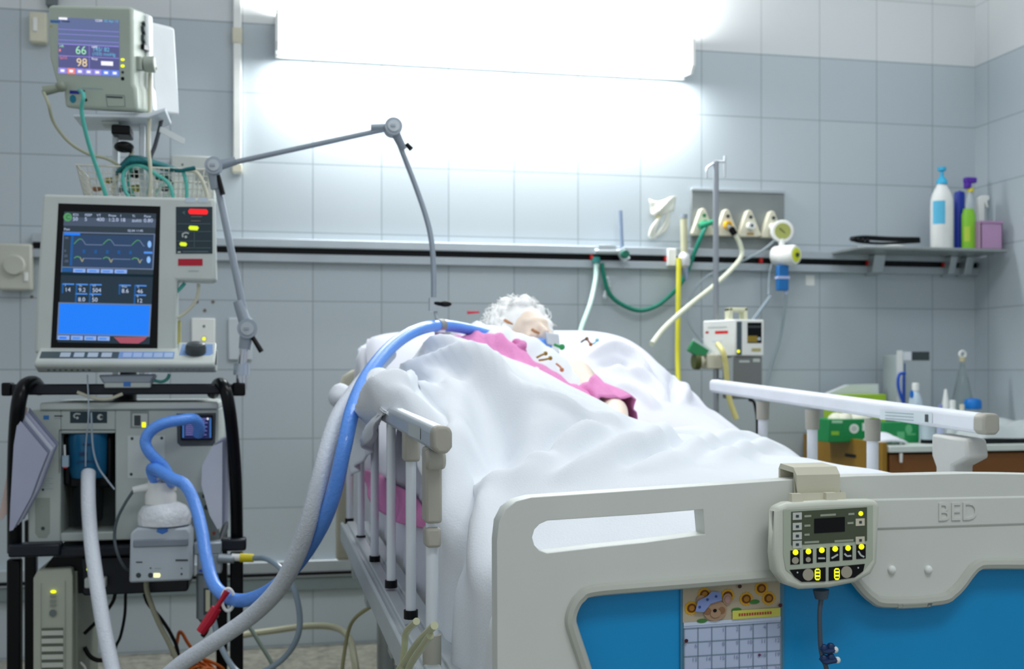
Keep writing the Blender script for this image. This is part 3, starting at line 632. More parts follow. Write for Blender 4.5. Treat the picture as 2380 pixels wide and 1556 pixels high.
# ------------------------------------------------------------ the bed
bd = thing('hospital_bed', 'adjustable hospital bed with cream boards and metal side rails', 'bed', bed(0, 1.1, 0))
SB = -.045
def px2(pts, s=SB): return [B2(a, b_, s) for a, b_ in pts]
def mirror(pts): return [(-w, z) for w, z in pts][::-1]
L = px2([(1160, 1800), (1156, 1556), (1155, 1260), (1160, 1215), (1175, 1185), (1200, 1166), (1235, 1157), (1400, 1146), (1560, 1135), (1720, 1124), (1880, 1113), (1990, 1107)])
outer = L+mirror(L)
slot = px2([(1237, 1250), (1242, 1232), (1254, 1219), (1272, 1211), (1400, 1203), (1500, 1196), (1634, 1185), (1639, 1189), (1639, 1243), (1634, 1249), (1500, 1262), (1400, 1272), (1272, 1287), (1254, 1281), (1242, 1268)])
pl = px2([(1405, 1760), (1390, 1660), (1361, 1556), (1333, 1471), (1326, 1440), (1334, 1410), (1350, 1388), (1378, 1374), (1500, 1363), (1640, 1352), (1760, 1342)])
lobe = px2([(2300, 1311), (2270, 1316), (2252, 1333), (2232, 1360), (2212, 1380), (2185, 1394), (2080, 1403)])   # right half of the lobe, outer to centre
zt0 = pl[-1][1]
half = pl+[(-w, z) for w, z in lobe]
open_ = half+mirror(half)
def clean(P):
    o = []
    for p in P:
        if not o or math.hypot(p[0]-o[-1][0], p[1]-o[-1][1]) > .004: o.append(p)
    return o
def board(loops, s0, s1, name, m, parent, bev):
    bm = bmesh.new()
    for lp in loops:
        vs = [bm.verts.new(bed(w, s0, z)) for w, z in lp]
        for i in range(len(vs)): bm.edges.new((vs[i], vs[(i+1) % len(vs)]))
    r = bmesh.ops.triangle_fill(bm, use_beauty=True, use_dissolve=False, edges=bm.edges[:])
    fs = [f for f in bm.faces]
    bmesh.ops.dissolve_limit(bm, angle_limit=.01, verts=bm.verts, edges=bm.edges)
    ex = bmesh.ops.extrude_face_region(bm, geom=bm.faces[:])
    v = Vector((SD.x, SD.y, 0))*(s1-s0)
    for e in ex['geom']:
        if isinstance(e, bmesh.types.BMVert): e.co += v
    mb = MB(); bm.verts.ensure_lookup_table(); bm.verts.index_update()
    mb.add([x.co.copy() for x in bm.verts], [tuple(x.index for x in f.verts) for f in bm.faces]); bm.free()
    return obj(name, mb, m, parent, bevel=bev, seg=3, smooth=50)
rslot = mirror(slot)
fb = board([clean(outer), clean(slot), clean(rslot), clean(open_)], SB, SB+.028, 'footboard', beige, bd, .010)
# raised lip that follows the opening, and the long moulded bands
mb = MB(); lipm = mat('lip_moulding', 'b9bcb2', .42)
P = [bed(w, SB-.001, z) for w, z in clean(open_)]
mb.tube(crv(P+[P[0]], 4), .0065, 8, caps=False)
obj('opening_lip', mb, lipm, fb)
q = open_
mb = MB(); mb.prism([bed(w, SB+.014, z) for w, z in clean(open_)], Vector((SD.x, SD.y, 0))*.014); obj('blue_panel', mb, bluep, fb, label='blue panel')
mb = MB()
zmid = B2(2180, 1228, SB)[1]; ztop_ = B2(2180, 1138, SB)[1]
mb.prism([bed(w, SB-.0018, z) for w, z in ((-.11, ztop_-.008), (.46, ztop_-.012), (.46, zmid), (-.11, zmid))], Vector((SD.x, SD.y, 0))*.006)
obj('name_band', mb, beige, fb, bevel=.003)
mb = MB(); o = B(2177, 1211, SB-.0018); u = Vector((WD.x, WD.y, 0))
textmesh(mb, 'BED', o+Vector((-SD.x, -SD.y, 0))*.0016, u, (0, 0, 1), .0295, 0)
# give the letters thickness
k = len(mb.v); back = [v+Vector((SD.x, SD.y, 0))*.0018 for v in mb.v]
from collections import Counter
ed = Counter()
for f_ in mb.f:
    for i in range(len(f_)): ed[tuple(sorted((f_[i], f_[(i+1) % len(f_)])))] += 1
mb.v += back
for (a, b_), c_ in ed.items():
    if c_ == 1: mb.f.append([a, b_, b_+k, a+k]); mb.m.append(0)
obj('embossed_letters', mb, beige, fb, label='embossed word BED', smooth=20)
mb = MB()
for a in (2073, 2158):
    c = B(a, 1325, SB-.001); mb.ball(c, (.005, .004, .005), 10)
obj('screw_cap', mb, white, fb)
# legs/posts that carry the bed, castors
fr = mat('bed_frame_enamel', 'b4bbb8', .4, .25)
for w in (-.38, .38):
    for s in (.25, 1.95): mb = MB(); mb.cyl(bed(w, s, .10), bed(w, s, .50), .025, .025, 14); obj('frame_post', mb, fr, bd)
mb = MB()
def bbox(mb, w0, w1, s0, s1, z0, z1, mi=None): return mb.prism([bed(w0, s0, z0), bed(w1, s0, z0), bed(w1, s1, z0), bed(w0, s1, z0)], (0, 0, z1-z0), mi)
bbox(mb, -.42, .42, .02, 2.28, .46, .52); bbox(mb, -.40, .40, .2, .3, .12, .17); bbox(mb, -.40, .40, 1.9, 2.0, .12, .17); obj('frame', mb, fr, bd, bevel=.004)
for w in (-.38, .38):
    for s in (.25, 1.95):
        mb = MB(); c = bed(w, s, .06); mb.cyl(c-Vector((.02, 0, 0)), c+Vector((.02, 0, 0)), .06, .06, 20); obj('castor', mb, black, bd)
# headboard
hw = .492; hs = 2.30
o1 = [(-hw, .42), (-hw, .93), (-hw+.02, .985), (-hw+.05, 1.005), (0, 1.02), (hw-.05, 1.005), (hw-.02, .985), (hw, .93), (hw, .42)]
i1 = [(-hw+.05, .85), (-hw+.06, .95), (-hw+.09, .965), (0, .975), (hw-.09, .965), (hw-.06, .95), (hw-.05, .85)]
board([o1, i1], hs, hs+.04, 'headboard', mat('headboard_cream', 'c9c6b2', .45), bd, .010)

def smat(c): return c
rail_a = mat('rail_aluminium', 'c3cbcf', .35, .35); rail_w = mat('rail_white', 'e8ecf2', .4)
def side_rail(w, s0, z0, s1, z1, barm, posts, bars, zb, rin, cap_to, hgt=.036, wid=.028, tall=1):
    def bar_z(s): return z0+(z1-z0)*(s-s0)/(s1-s0)
    sg = 1 if w > 0 else -1
    mb = MB(); pr = [(-wid/2, -.006), (-wid/2, -hgt+.008), (-wid/2+.006, -hgt), (wid/2-.006, -hgt), (wid/2, -hgt+.008), (wid/2, -.006), (wid/2-.006, .0), (-wid/2+.006, 0)]
    a = [bed(w+x, s0, z0+z) for x, z in pr]; v = bed(w, s1, z1)-bed(w, s0, z0); mb.prism(a, v)
    rl = obj('side_rail', mb, barm, bd, bevel=.004)
    mb = MB(); a = [bed(w+x*1.04, s0-.026, z0+z*1.04+.001) for x, z in pr]; mb.prism(a, bed(w, s0+.004, z0)-bed(w, s0-.026, z0)); obj('end_cap', mb, bracket_m, rl, bevel=.007, seg=3)
    return rl, bar_z
WL = -.507
rl, bz = side_rail(WL, .215, .931, 1.62, .962, rail_a, None, None, 0, 0, 0, hgt=.034, wid=.024)
rm = mat('post_white', 'dde3e8', .3, .15)
for px, py in ((955, 1423), (909, 1353), (871, 1296), (839, 1248), (812, 1208)):
    s, z = BW(px, py, WL)
    mb = MB(); mb.cyl(bed(WL, s, z), bed(WL, s, bz(s)-.030), .0080, .0080, 14); mb.cyl(bed(WL, s, z-.010), bed(WL, s, z+.003), .0108, .0108, 14, 1); obj('post', mb, [rm, black], rl)
s, z = BW(1004, 1511, WL)
mb = MB(); mb.cyl(bed(WL, s, z), bed(WL, s, .86), .0085, .0085, 16); mb.cyl(bed(WL, s, z-.02), bed(WL, s, z+.02), .0125, .0125, 16, 1); obj('post', mb, [rm, bracket_m], rl)
# bracket at the near end and the small socket further along
mb = MB(); s2 = s
mb.prism([bed(WL-.011, s2-.018, .80), bed(WL+.011, s2-.018, .80), bed(WL+.011, s2+.020, .80), bed(WL-.011, s2+.020, .80)], (0, 0, .10)); mb.prism([bed(WL-.010, s2-.017, .768), bed(WL+.010, s2-.017, .768), bed(WL+.010, s2+.017, .768), bed(WL-.010, s2+.017, .768)], (0, 0, .026)); 
c = bed(WL, s2-.028, .885); mb.cyl(c-Vector((.013, 0, 0)), c+Vector((.013, 0, 0)), .013, .013, 16)
obj('rail_bracket', mb, bracket_m, rl, bevel=.004)
s, z = BW(955, 1423, WL)
mb = MB(); mb.prism([bed(WL-.012, s-.016, .865), bed(WL+.012, s-.016, .865), bed(WL+.012, s+.016, .865), bed(WL-.012, s+.016, .865)], (0, 0, .05)); obj('post_socket', mb, bracket_m, rl, bevel=.004)
# label on the rail
f = Flat(lambda a, b_: bed(WL-.0122, a, b_), (-1, 0, 0)); f.rect(.30, .908, .42, .926, vlite); f.done('sticker', rl)
# lower channel of the left rail, on which the posts stand
mb = MB(); z0 = .602
s0, s1 = .12, 1.70
ch = [(-.535, -.043), (-.535, 0), (-.529, .003), (-.527, -.003), (-.520, -.003), (-.518, .003), (-.498, .003), (-.496, -.003), (-.490, -.003), (-.488, .003), (-.465, .003), (-.465, -.02), (-.528, -.022), (-.528, -.043)]
a0, zz0 = BW(947, 1532, -.535); a1, zz1 = BW(791, 1216, -.535)
slp = (zz1-zz0)/(a1-a0)
mb.prism([bed(w, .12, z+zz0+slp*(.12-a0)) for w, z in ch], bed(0, 1.0, slp)-bed(0, 0, 0) if False else (bed(0, a1, zz1+0)-bed(0, .12, zz0+slp*(.12-a0))))
obj('rail_channel', mb, mat('channel_alu', 'bcc4c6', .42, .15), rl, bevel=.002)
for s in (.35, .8, 1.25, 1.6): mb = MB(); bbox(mb, -.50, -.40, s, s+.05, .49, zz0+slp*(s-a0)-.02); obj('rail_arm', mb, fr, rl)
# right rail
rr, bz2 = side_rail(.50, .535, .927, 1.72, .978, rail_w, None, None, 0, 0, 0, hgt=.036, wid=.032)
for px, py in ((2028, 1105), (1888, 1080), (1773, 1060)):
    s, z = BW(px, py, .50)
    mb = MB(); mb.cyl(bed(.5, s, .60), bed(.5, s, bz2(s)-.05), .0118, .0118, 16); obj('post', mb, rail_w, rr)
    mb = MB(); mb.cyl(bed(.5, s, bz2(s)-.085), bed(.5, s, bz2(s)-.040), .0155, .0165, 16); obj('post_socket', mb, bracket_m, rr)
s, z = BW(2215, 1060, .50)
bk = mat('bracket_pale', 'c5c5bf', .45)
mb = MB(); mb.prism([bed(.478, s-.075, .848), bed(.478, s-.068, .882), bed(.478, s+.035, .886), bed(.478, s+.035, .845), bed(.478, s+.022, .825), bed(.478, s+.022, .62), bed(.478, s-.03, .62), bed(.478, s-.03, .83)], bed(.044, 0, 0)-bed(0, 0, 0))
obj('rail_bracket', mb, bk, rr, bevel=.006)
f = Flat(lambda a, b_: bed(.5-.0162, a, b_), (-1, 0, 0)); f.rect(.66, .904, .84, .924, mat('sticker_white', 'd8e2e4', .5)); f.rect(.672, .906, .683, .920, vdark, 1)
for k in range(3): f.rect(.72, .906+k*.006, .82, .908+k*.006, mat('print_grey', '9fb0b4', .5), 1)
f.done('sticker', rr)
mb = MB(); bbox(mb, .45, .55, .45, 1.8, .55, .61); obj('rail_channel', mb, mat('channel_alu', '', .4), rr, bevel=.003)
for s in (.6, 1.6): mb = MB(); bbox(mb, .40, .52, s, s+.05, .47, .56); obj('rail_arm', mb, fr, rr)

# mattress
def Zdeck(s): return .0 if s < 1.2 else (s-1.2)*.40
mb = MB(); G = []
prof = [(-.43, .525), (-.43, .645), (-.40, .665), (.40, .665), (.43, .645), (.43, .525)]
rows = [[bed(w, s, z+Zdeck(s)) for w, z in prof] for s in (.01, .4, .8, 1.2, 1.5, 1.8, 2.1, 2.26)]
mb.grid([r+[r[0]] for r in rows]); mb.add(rows[0], [tuple(range(6))]); mb.add(rows[-1], [tuple(range(6))])
obj('mattress', mb, mat('mattress_cover', 'cfd6e2', .6), None, 'thick mattress under the white bed linen', 'mattress')
mb = MB(); rows = [[bed(w, s, z+Zdeck(s)-.02) for w, z in ((-.42, .512), (-.42, .542), (.42, .542), (.42, .512))] for s in (.03, 1.2, 2.26)]
mb.grid([r+[r[0]] for r in rows]); obj('mattress_platform', mb, fr, bd)

# ------------------------------------------------------------ controller hung on the footboard
SCt = SB-.036
ct = thing('bed_controller', 'grey-green bed control panel with a keypad hooked over the footboard', 'controller', B(1920, 1372, SCt))
n2 = Vector((-SD.x, -SD.y, 0))
out = [(1803, 1190), (1806, 1180), (1830, 1170), (1930, 1164), (2030, 1163), (2044, 1168), (2046, 1180), (2040, 1310), (2026, 1336), (1990, 1356), (1930, 1368), (1860, 1372), (1825, 1360), (1804, 1330), (1799, 1290)]
mb = MB(); mb.prism([B(a, b_, SCt) for a, b_ in out], -n2*.020); obj('case', mb, mat('case_sage', 'cfd3c5', .42), ct, bevel=.007, seg=3)
kf = Flat(lambda a, b_: B(a, b_, SCt), n2)
sg = mat('fascia_sage', 'b2bba8', .5); ol = mat('fascia_olive', '4c5440', .5)
kf.poly([(1820, 1186), (2028, 1176), (2028, 1300), (2000, 1335), (1925, 1350), (1860, 1352), (1826, 1325), (1820, 1290)], sg)
kf.rect(1838, 1190, 2014, 1268, ol, 1, sl=-.06); 
kf.rect(1891, 1206, 1962, 1240, black, 2, sl=-.06)
for k, y in enumerate((1192, 1216, 1238, 1258)): kf.rect(1841, y, 1862, y+17, mat('key_pale', 'c9cec8', .5), 2, sl=-.05); kf.rect(1848, y+5, 1855, y+11, vdark, 3)
for y in (1206, 1248): kf.rect(1987, y, 2008, y+17, mat('key_cream', 'd3cfb8', .5), 2, sl=-.05); kf.rect(1995, y+5, 2001, y+11, vdark, 3)
for (x, y, w_) in ((1868, 1198, 16), (1868, 1220, 14), (1868, 1241, 12), (1868, 1259, 34), (1938, 1256, 44), (1970, 1193, 14), (1968, 1214, 14), (1905, 1196, 36)): kf.rect(x, y, x+w_, y+5, mat('print_sage', 'a0a794', .5), 2, sl=-.06)
kf.disc(1999, 1194, 5.5, yled, 2)
cells = [(1836, 1280), (1866, 1278), (1897, 1275), (1928, 1272), (1958, 1270), (1989, 1267)]
for k, (x, y) in enumerate(cells):
    kf.rect(x, y, x+22, y+33, black, 1, sl=-.06); kf.disc(x+11, y+4, 6.5, yled, 3)
    if k in (0, 1): kf.disc(x+11, y+23, 8 if k == 0 else 6, mat('knob_taupe', 'aaa392', .5), 2)
    elif k == 2: kf.rect(x+3, y+21, x+19, y+25, vlite, 2)
    elif k == 3: kf.line([(x+3, y+26), (x+10, y+22), (x+18, y+17)], 4, vlite, 2)
    elif k == 4: kf.line([(x+3, y+17), (x+9, y+23), (x+19, y+22)], 4, vlite, 2)
    else: kf.line([(x+4, y+14), (x+10, y+24), (x+18, y+28)], 4, vlite, 2)
kf.poly([(1834, 1325), (1918, 1319), (1918, 1352), (1862, 1353), (1846, 1342)], black, 1)
kf.poly([(1925, 1319), (2009, 1311), (2005, 1328), (1985, 1343), (1925, 1351)], black, 1)
kf.disc(1877, 1336, 13, mat('knob_taupe', '', .5), 2, ry=14); kf.disc(1966, 1330, 13, mat('knob_taupe', '', .5), 2, ry=14)
for x, y in ((1892, 1322), (1937, 1321)): kf.poly([(x+3, y), (x+10, y), (x+13, y+4), (x+13, y+22), (x+10, y+27), (x+3, y+27), (x, y+22), (x, y+4)], yled, 2)
for y in (3, 11, 19): kf.rect(1894, 1322+y, 1903, 1326+y, ol, 3); kf.rect(1939, 1321+y, 1948, 1325+y, ol, 3)
kf.disc(1852, 1331, 2, vlite, 2); kf.disc(1993, 1320, 2, vlite, 2)
kf.done('keypad', ct)
hkm = mat('hook_cream', 'cbc8b2', .5); mb = MB()
hp = [(SCt+.035, 1168), (SB-.006, 1150), (SB-.006, 1104)]
za = B2(1890, 1168, SCt+.01)[1]; ztp = B2(1890, 1107, SB-.003)[1]+.006
prof = [(SCt+.010, za-.01), (SCt+.014, za+.01), (SB-.012, ztp-.045), (SB-.010, ztp-.004), (SB-.002, ztp+.004), (SB+.030, ztp+.006), (SB+.035, ztp), (SB+.035, ztp-.03), (SB+.032, ztp-.03), (SB+.031, ztp+.000), (SB-.002, ztp-.002), (SB-.004, ztp-.045), (SCt+.020, za-.0), (SCt+.016, za-.02)]
wa, wb = B2(1842, 1120, SB)[0], B2(1942, 1120, SB)[0]
mb.prism([bed(wa, s, z) for s, z in prof], bed(wb-wa, 0, 0)-bed(0, 0, 0)); obj('hook', mb, hkm, ct)
for a in (1852, 1932):
    mb = MB(); w = B2(a, 1160, SCt+.008)[0]; mb.prism([bed(w-.008, SCt+.002, za-.010), bed(w+.008, SCt+.002, za-.010), bed(w+.006, SCt+.008, za+.010), bed(w-.006, SCt+.008, za+.010)], -n2*.008); obj('hook_lug', mb, hkm, ct)
mb = MB(); s = SB-.022
mb.cyl(B(1908, 1372, s), B(1909, 1392, s), .009, .007, 14); mb.tube(crv([B(1909, 1388, s), B(1905, 1430, s), B(1907, 1500, s), B(1912, 1530, s), B(1922, 1570, s), B(1920, 1700, s)], 8), .0028, 8)
obj('cable', mb, mat('cable_steel', '4e5a66', .4, .3), ct, label='dark control cable')
for y, e in ((1511, 1941), (1535, 1946)):
    mb = MB(); mb.tube(crv([B(1908, y-6, s), B(1918, y+4, s-.004), B(1930, y+3, s-.006), B(e-2, y, s-.006)], 5), .0032, 8); mb.ball(B(e, y, s-.006), .0038, 8, 1)
    mb.ball(B(1931, y-6, s-.004), .005, 8); mb.ball(B(1915, y-3, s-.002), .005, 8); obj('cable_clip', mb, [mat('clip_navy', '1b3560', .4), white], ct)

# ------------------------------------------------------------ calendar on the blue panel
SK = SB+.012
cal = thing('wall_calendar', 'month calendar with sunflowers and a teddy bear taped to the blue panel', 'calendar', B(1700, 1640, SK))
sl = -.066
def cy(x, y): return (x, y+sl*(x-1585))
kf = Flat(lambda a, b_: B(a, b_, SK), n2)
def Rr(a, b_, c, d, m, L=0): kf.poly([cy(a, b_), cy(c, b_), cy(c, d), cy(a, d)], m, L)
def D(x, y, r, m, L=0, ry=None, n=16): kf.poly([cy(x+r*math.cos(2*math.pi*k/n), y+(ry or r)*math.sin(2*math.pi*k/n)) for k in range(n)], m, L)
sleeve = mat('sleeve_edge', '4b7f9a', .3); Rr(1581, 1352, 1822, 1700, sleeve)
obj_bg = mat('picture_ground', 'b9ad94', .6); pgrid = mat('calendar_blue_white', 'b9c6e2', .6); ink = mat('calendar_grey_line', '7f93a4', .6); inkt = mat('calendar_ink', '8b93b4', .6)
Rr(1586, 1365, 1812, 1448, obj_bg, 1); Rr(1588, 1448, 1813, 1690, pgrid, 1)
sy_, so, sb = mat('petal_yellow', 'd8a31a', .6), mat('petal_orange', '6e3a10', .6), mat('seed_brown', 'a8741c', .6); lf_ = mat('leaf_green', '3d7a34', .6)
for x, y, r in ((1606, 1415, 17), (1636, 1385, 17), (1690, 1392, 17), (1733, 1402, 17), (1768, 1380, 17), (1785, 1404, 17)):
    n = 28; kf.poly([cy(x+(r if k % 2 else r*.82)*math.cos(2*math.pi*k/n), y+(r if k % 2 else r*.82)*math.sin(2*math.pi*k/n)) for k in range(n)], sy_, 2); D(x, y, r*.62, so, 3); D(x, y, r*.38, sb, 4)
for x, y in ((1710, 1426), (1752, 1410), (1630, 1446)): D(x, y, 12, lf_, 3, ry=5)
bt, bt2, bp_ = mat('bear_tan', 'a98a6e', .6), mat('bear_brown', '8a6444', .6), mat('bear_pink', 'b78f8c', .6)
for k, x in enumerate((1627, 1688)): D(x, 1399, 11, bt, 5, ry=13); D(x, 1400, 6, bp_, 6, ry=8)
D(1660, 1424, 27, bt, 5, ry=24); D(1642, 1424, 8, bt2, 6); D(1675, 1424, 8, bt2, 6); D(1660, 1430, 12, bt, 7, ry=10); D(1658, 1423, 4.5, black, 8, ry=4)
kf.poly([cy(*p) for p in ((1612, 1422), (1618, 1398), (1640, 1388), (1650, 1378), (1672, 1382), (1674, 1400), (1648, 1406), (1632, 1425))], mat('scarf_blue', '7f92c8', .6), 9)
for x, y in ((1622, 1412), (1640, 1396), (1660, 1390)): D(x, y, 3, mat('scarf_dot', '30478c', .6), 10)
Rr(1700, 1427, 1811, 1447, mat('banner_yellow', 'd3d05c', .6), 5); 
rd = mat('banner_red', 'b0483c', .6)
for k in range(13): Rr(1714+k*6, 1434, 1718+k*6, 1440, rd, 6)
for x, y in ((1716, 1371), (1810, 1421), (1592, 1489)): D(x, y, 4.5, mat('dot_maroon', '4a1020', .5), 7)
Rr(1588, 1448, 1813, 1456, mat('head_strip', 'c9d6ea', .6), 2)
for i in range(8): Rr(1588+i*32, 1461, 1590.5+i*32, 1690, ink, 2)
for j in range(8): Rr(1588, 1461+j*32.5, 1813, 1463.5+j*32.5, ink, 2)
dnum = 1
for j in range(6):
    for i in range(7):
        if j == 0 and i < 2: continue
        if dnum > 31: break
        x, y = cy(1590+i*32+29, 1464+j*32.5+11); kf.text(str(dnum), x, y, 9, inkt, 3, 'RIGHT'); dnum += 1
D(1763, 1534, 3.5, mat('pin_plum', '6a3c60', .5), 4)
kf.done('printed_page', cal)
mb = MB(); mb.prism([B(*cy(a, b_), SK) for a, b_ in ((1583, 1354), (1820, 1354), (1820, 1698), (1583, 1698))], -n2*.004); obj('backing', mb, paper, cal)

# ------------------------------------------------------------ bed linen
from mathutils.bvhtree import BVHTree
def interp2(ws, ss, Z):
    Z = np.array(Z, float)
    def cr1(xs, v, x):
        x = min(max(x, xs[0]), xs[-1]); i = max(0, min(len(xs)-2, int(np.searchsorted(xs, x)-1))); t = (x-xs[i])/(xs[i+1]-xs[i])
        p1, p2 = v[i], v[i+1]; p0 = v[i-1] if i else 2*p1-p2; p3 = v[i+2] if i+2 < len(xs) else 2*p2-p1
        return .5*(2*p1+(p2-p0)*t+(2*p0-5*p1+4*p2-p3)*t*t+(3*p1-p0-3*p2+p3)*t**3)
    return lambda w, s: cr1(ws, [cr1(ss, Z[:, k], s) for k in range(len(ws))], w)
def lerp(xs, ys, x): return float(np.interp(x, xs, ys))
def sm(a, b_, x): t = min(1, max(0, (x-a)/(b_-a))); return t*t*(3-2*t)
Hb = interp2([-.42, -.3, -.15, 0, .15, .3, .42], [.02, .3, .6, .9, 1.2, 1.5, 1.75],
 [[.74, .775, .785, .785, .785, .785, .75],
  [.79, .825, .832, .832, .83, .82, .79],
  [.89, .895, .875, .845, .832, .825, .79],
  [.945, .97, .95, .885, .845, .825, .79],
  [.965, 1.02, 1.005, .93, .875, .855, .845],
  [.975, 1.07, 1.045, .975, .92, .905, .90],
  [.99, 1.09, 1.08, 1.04, 1.0, .97, .97]])
def zdeck(s): return .665+Zdeck(s)
def smax(w): return lerp([-.55, -.42, -.33, -.2, -.1, -.03, .03, .1, .25, .46], [1.46, 1.50, 1.58, 1.5, 1.38, 1.28, 1.21, 1.20, 1.24, 1.27], w)
zhem = lambda s: lerp([0, .50, .54, .58, .62, .66, .70, .8, 1.0, 1.1, 1.2, 1.27, 1.36, 1.5, 1.6], [.40, .42, .60, .84, .925, .935, .93, .875, .825, .80, .78, .82, .90, .93, .95], s)
def section(s):
    zh = zhem(s); h = Hb(-.42, s); k = sm(.60, .70, s); zr = bz(min(max(s, .2), 1.6))
    io = [(-.462, zh), (-.462, zh+(h-.06-zh)*.33), (-.461, zh+(h-.06-zh)*.66), (-.458, h-.06), (-.452, h-.03), (-.438, h-.010), (-.42, h)]
    kk = sm(1.30, 1.48, s)
    zo = zr+.018
    ou = [(-.530, min(zh, zo-.03)), (-.531, (min(zh, zo-.03)+zo-.03)/2), (-.529, zo-.02), (-.515, zo-.002), (-.495, zo+.006), (-.455, (zo+h)/2+.004), (-.42, h)]
    P = [(a*(1-k)+c*k, b_*(1-k)+d*k) for (a, b_), (c, d) in zip(io, ou)]
    if kk:
        far = [(-.50+.0*i, 0) for i in range(7)]
        fp = [(-.505, h-.05), (-.50, h-.035), (-.49, h-.025), (-.475, h-.018), (-.46, h-.01), (-.44, h-.004), (-.42, h)]
        P = [(a*(1-kk)+c*kk, b_*(1-kk)+d*kk) for (a, b_), (c, d) in zip(P, fp)]
    return P
NA, NS = 118, 150
def blanket_base():
    G = []
    for i in range(NA):
        a = i/(NA-1); r_ = []
        for j in range(NS):
            b_ = j/(NS-1)
            if a < .34: q = a/.34*6; w_est = lerp([0, 3, 6], [-.55, -.5, -.42], q)
            elif a < .94: w_est = -.42+(a-.34)/.6*.86
            else: w_est = .45
            s = .006+b_*(smax(w_est)-.006)
            if a < .34:
                P = section(s); k = min(5, int(q)); t = q-k; p0 = P[max(0, k-1)]; p1 = P[k]; p2 = P[k+1]; p3 = P[min(6, k+2)]
                f_ = lambda n: .5*(2*p1[n]+(p2[n]-p0[n])*t+(2*p0[n]-5*p1[n]+4*p2[n]-p3[n])*t*t+(3*p1[n]-p0[n]-3*p2[n]+p3[n])*t**3)
                w, z = f_(0), f_(1)
                hang = sm(.0, .5, 1-q/6)
                w += hang*(.007*math.sin(s*31+z*5)+.005*math.sin(s*57+1.3))*(1 if s < .62 else .8)
            elif a < .94:
                w = w_est; z = Hb(min(w, .42), s)-(sm(.40, .44, w)*.012)
            else:
                t = (a-.94)/.06; z = Hb(.42, s)-.012-t*.12; w = .44+.02*math.sin(t*1.57)
            G.append(bed(w, s, z)); r_.append(0)
    return G
BG = blanket_base()
def strokes(V, na, ns, ST, extra=None):
    F = [(i*ns+j, i*ns+j+1, (i+1)*ns+j+1, (i+1)*ns+j) for i in range(na-1) for j in range(ns-1)]
    tree = BVHTree.FromPolygons(V, F); A = np.array([tuple(v) for v in V])
    g = A.reshape(na, ns, 3); du = np.gradient(g, axis=0); dv = np.gradient(g, axis=1)
    n = np.cross(du, dv); n /= np.linalg.norm(n, axis=2, keepdims=True)+1e-9
    if n[int(na*.6), ns//2, 2] < 0: n = -n
    n = n.reshape(-1, 3); D = np.zeros(len(A)); miss = 0
    for pts, amp, wid in ST:
        P = []
        for (x0, y0), (x1, y1) in zip(pts, pts[1:]):
            for k in range(4):
                t = k/4; h = tree.ray_cast(Vector((0, 0, HC)), ray(x0+(x1-x0)*t, y0+(y1-y0)*t))
                if h[0] is not None: P.append(tuple(h[0]))
        if len(P) < 3: miss += 1; continue
        P = np.array(P); P = np.vstack([P[:1], .25*P[:-2]+.5*P[1:-1]+.25*P[2:], P[-1:]]); best = np.full(len(A), 9.); L = len(P)-1; tt = np.zeros(len(A))
        for k in range(L):
            a, b_ = P[k], P[k+1]; ab = b_-a; l2 = ab@ab+1e-12
            if l2 > .04: continue
            t = np.clip(((A-a)@ab)/l2, 0, 1); d = np.linalg.norm(A-(a+t[:, None]*ab), axis=1)
            m = d < best; best[m] = d[m]; tt[m] = (k+t[m])/L
        D += 2.7*amp*np.exp(-(best/(wid*.85))**2)*np.clip(np.sin(np.pi*np.clip(tt*.9+.05, 0, 1)), 0, 1)**.5
    if extra is not None: D += extra
    Dg = D.reshape(na, ns)
    for _ in range(2):
        p = np.pad(Dg, 1, mode='edge'); Dg = (2*p[1:-1, 1:-1]+p[:-2, 1:-1]+p[2:, 1:-1]+p[1:-1, :-2]+p[1:-1, 2:])/6
    A = A+n*Dg.reshape(-1)[:, None]
    return A
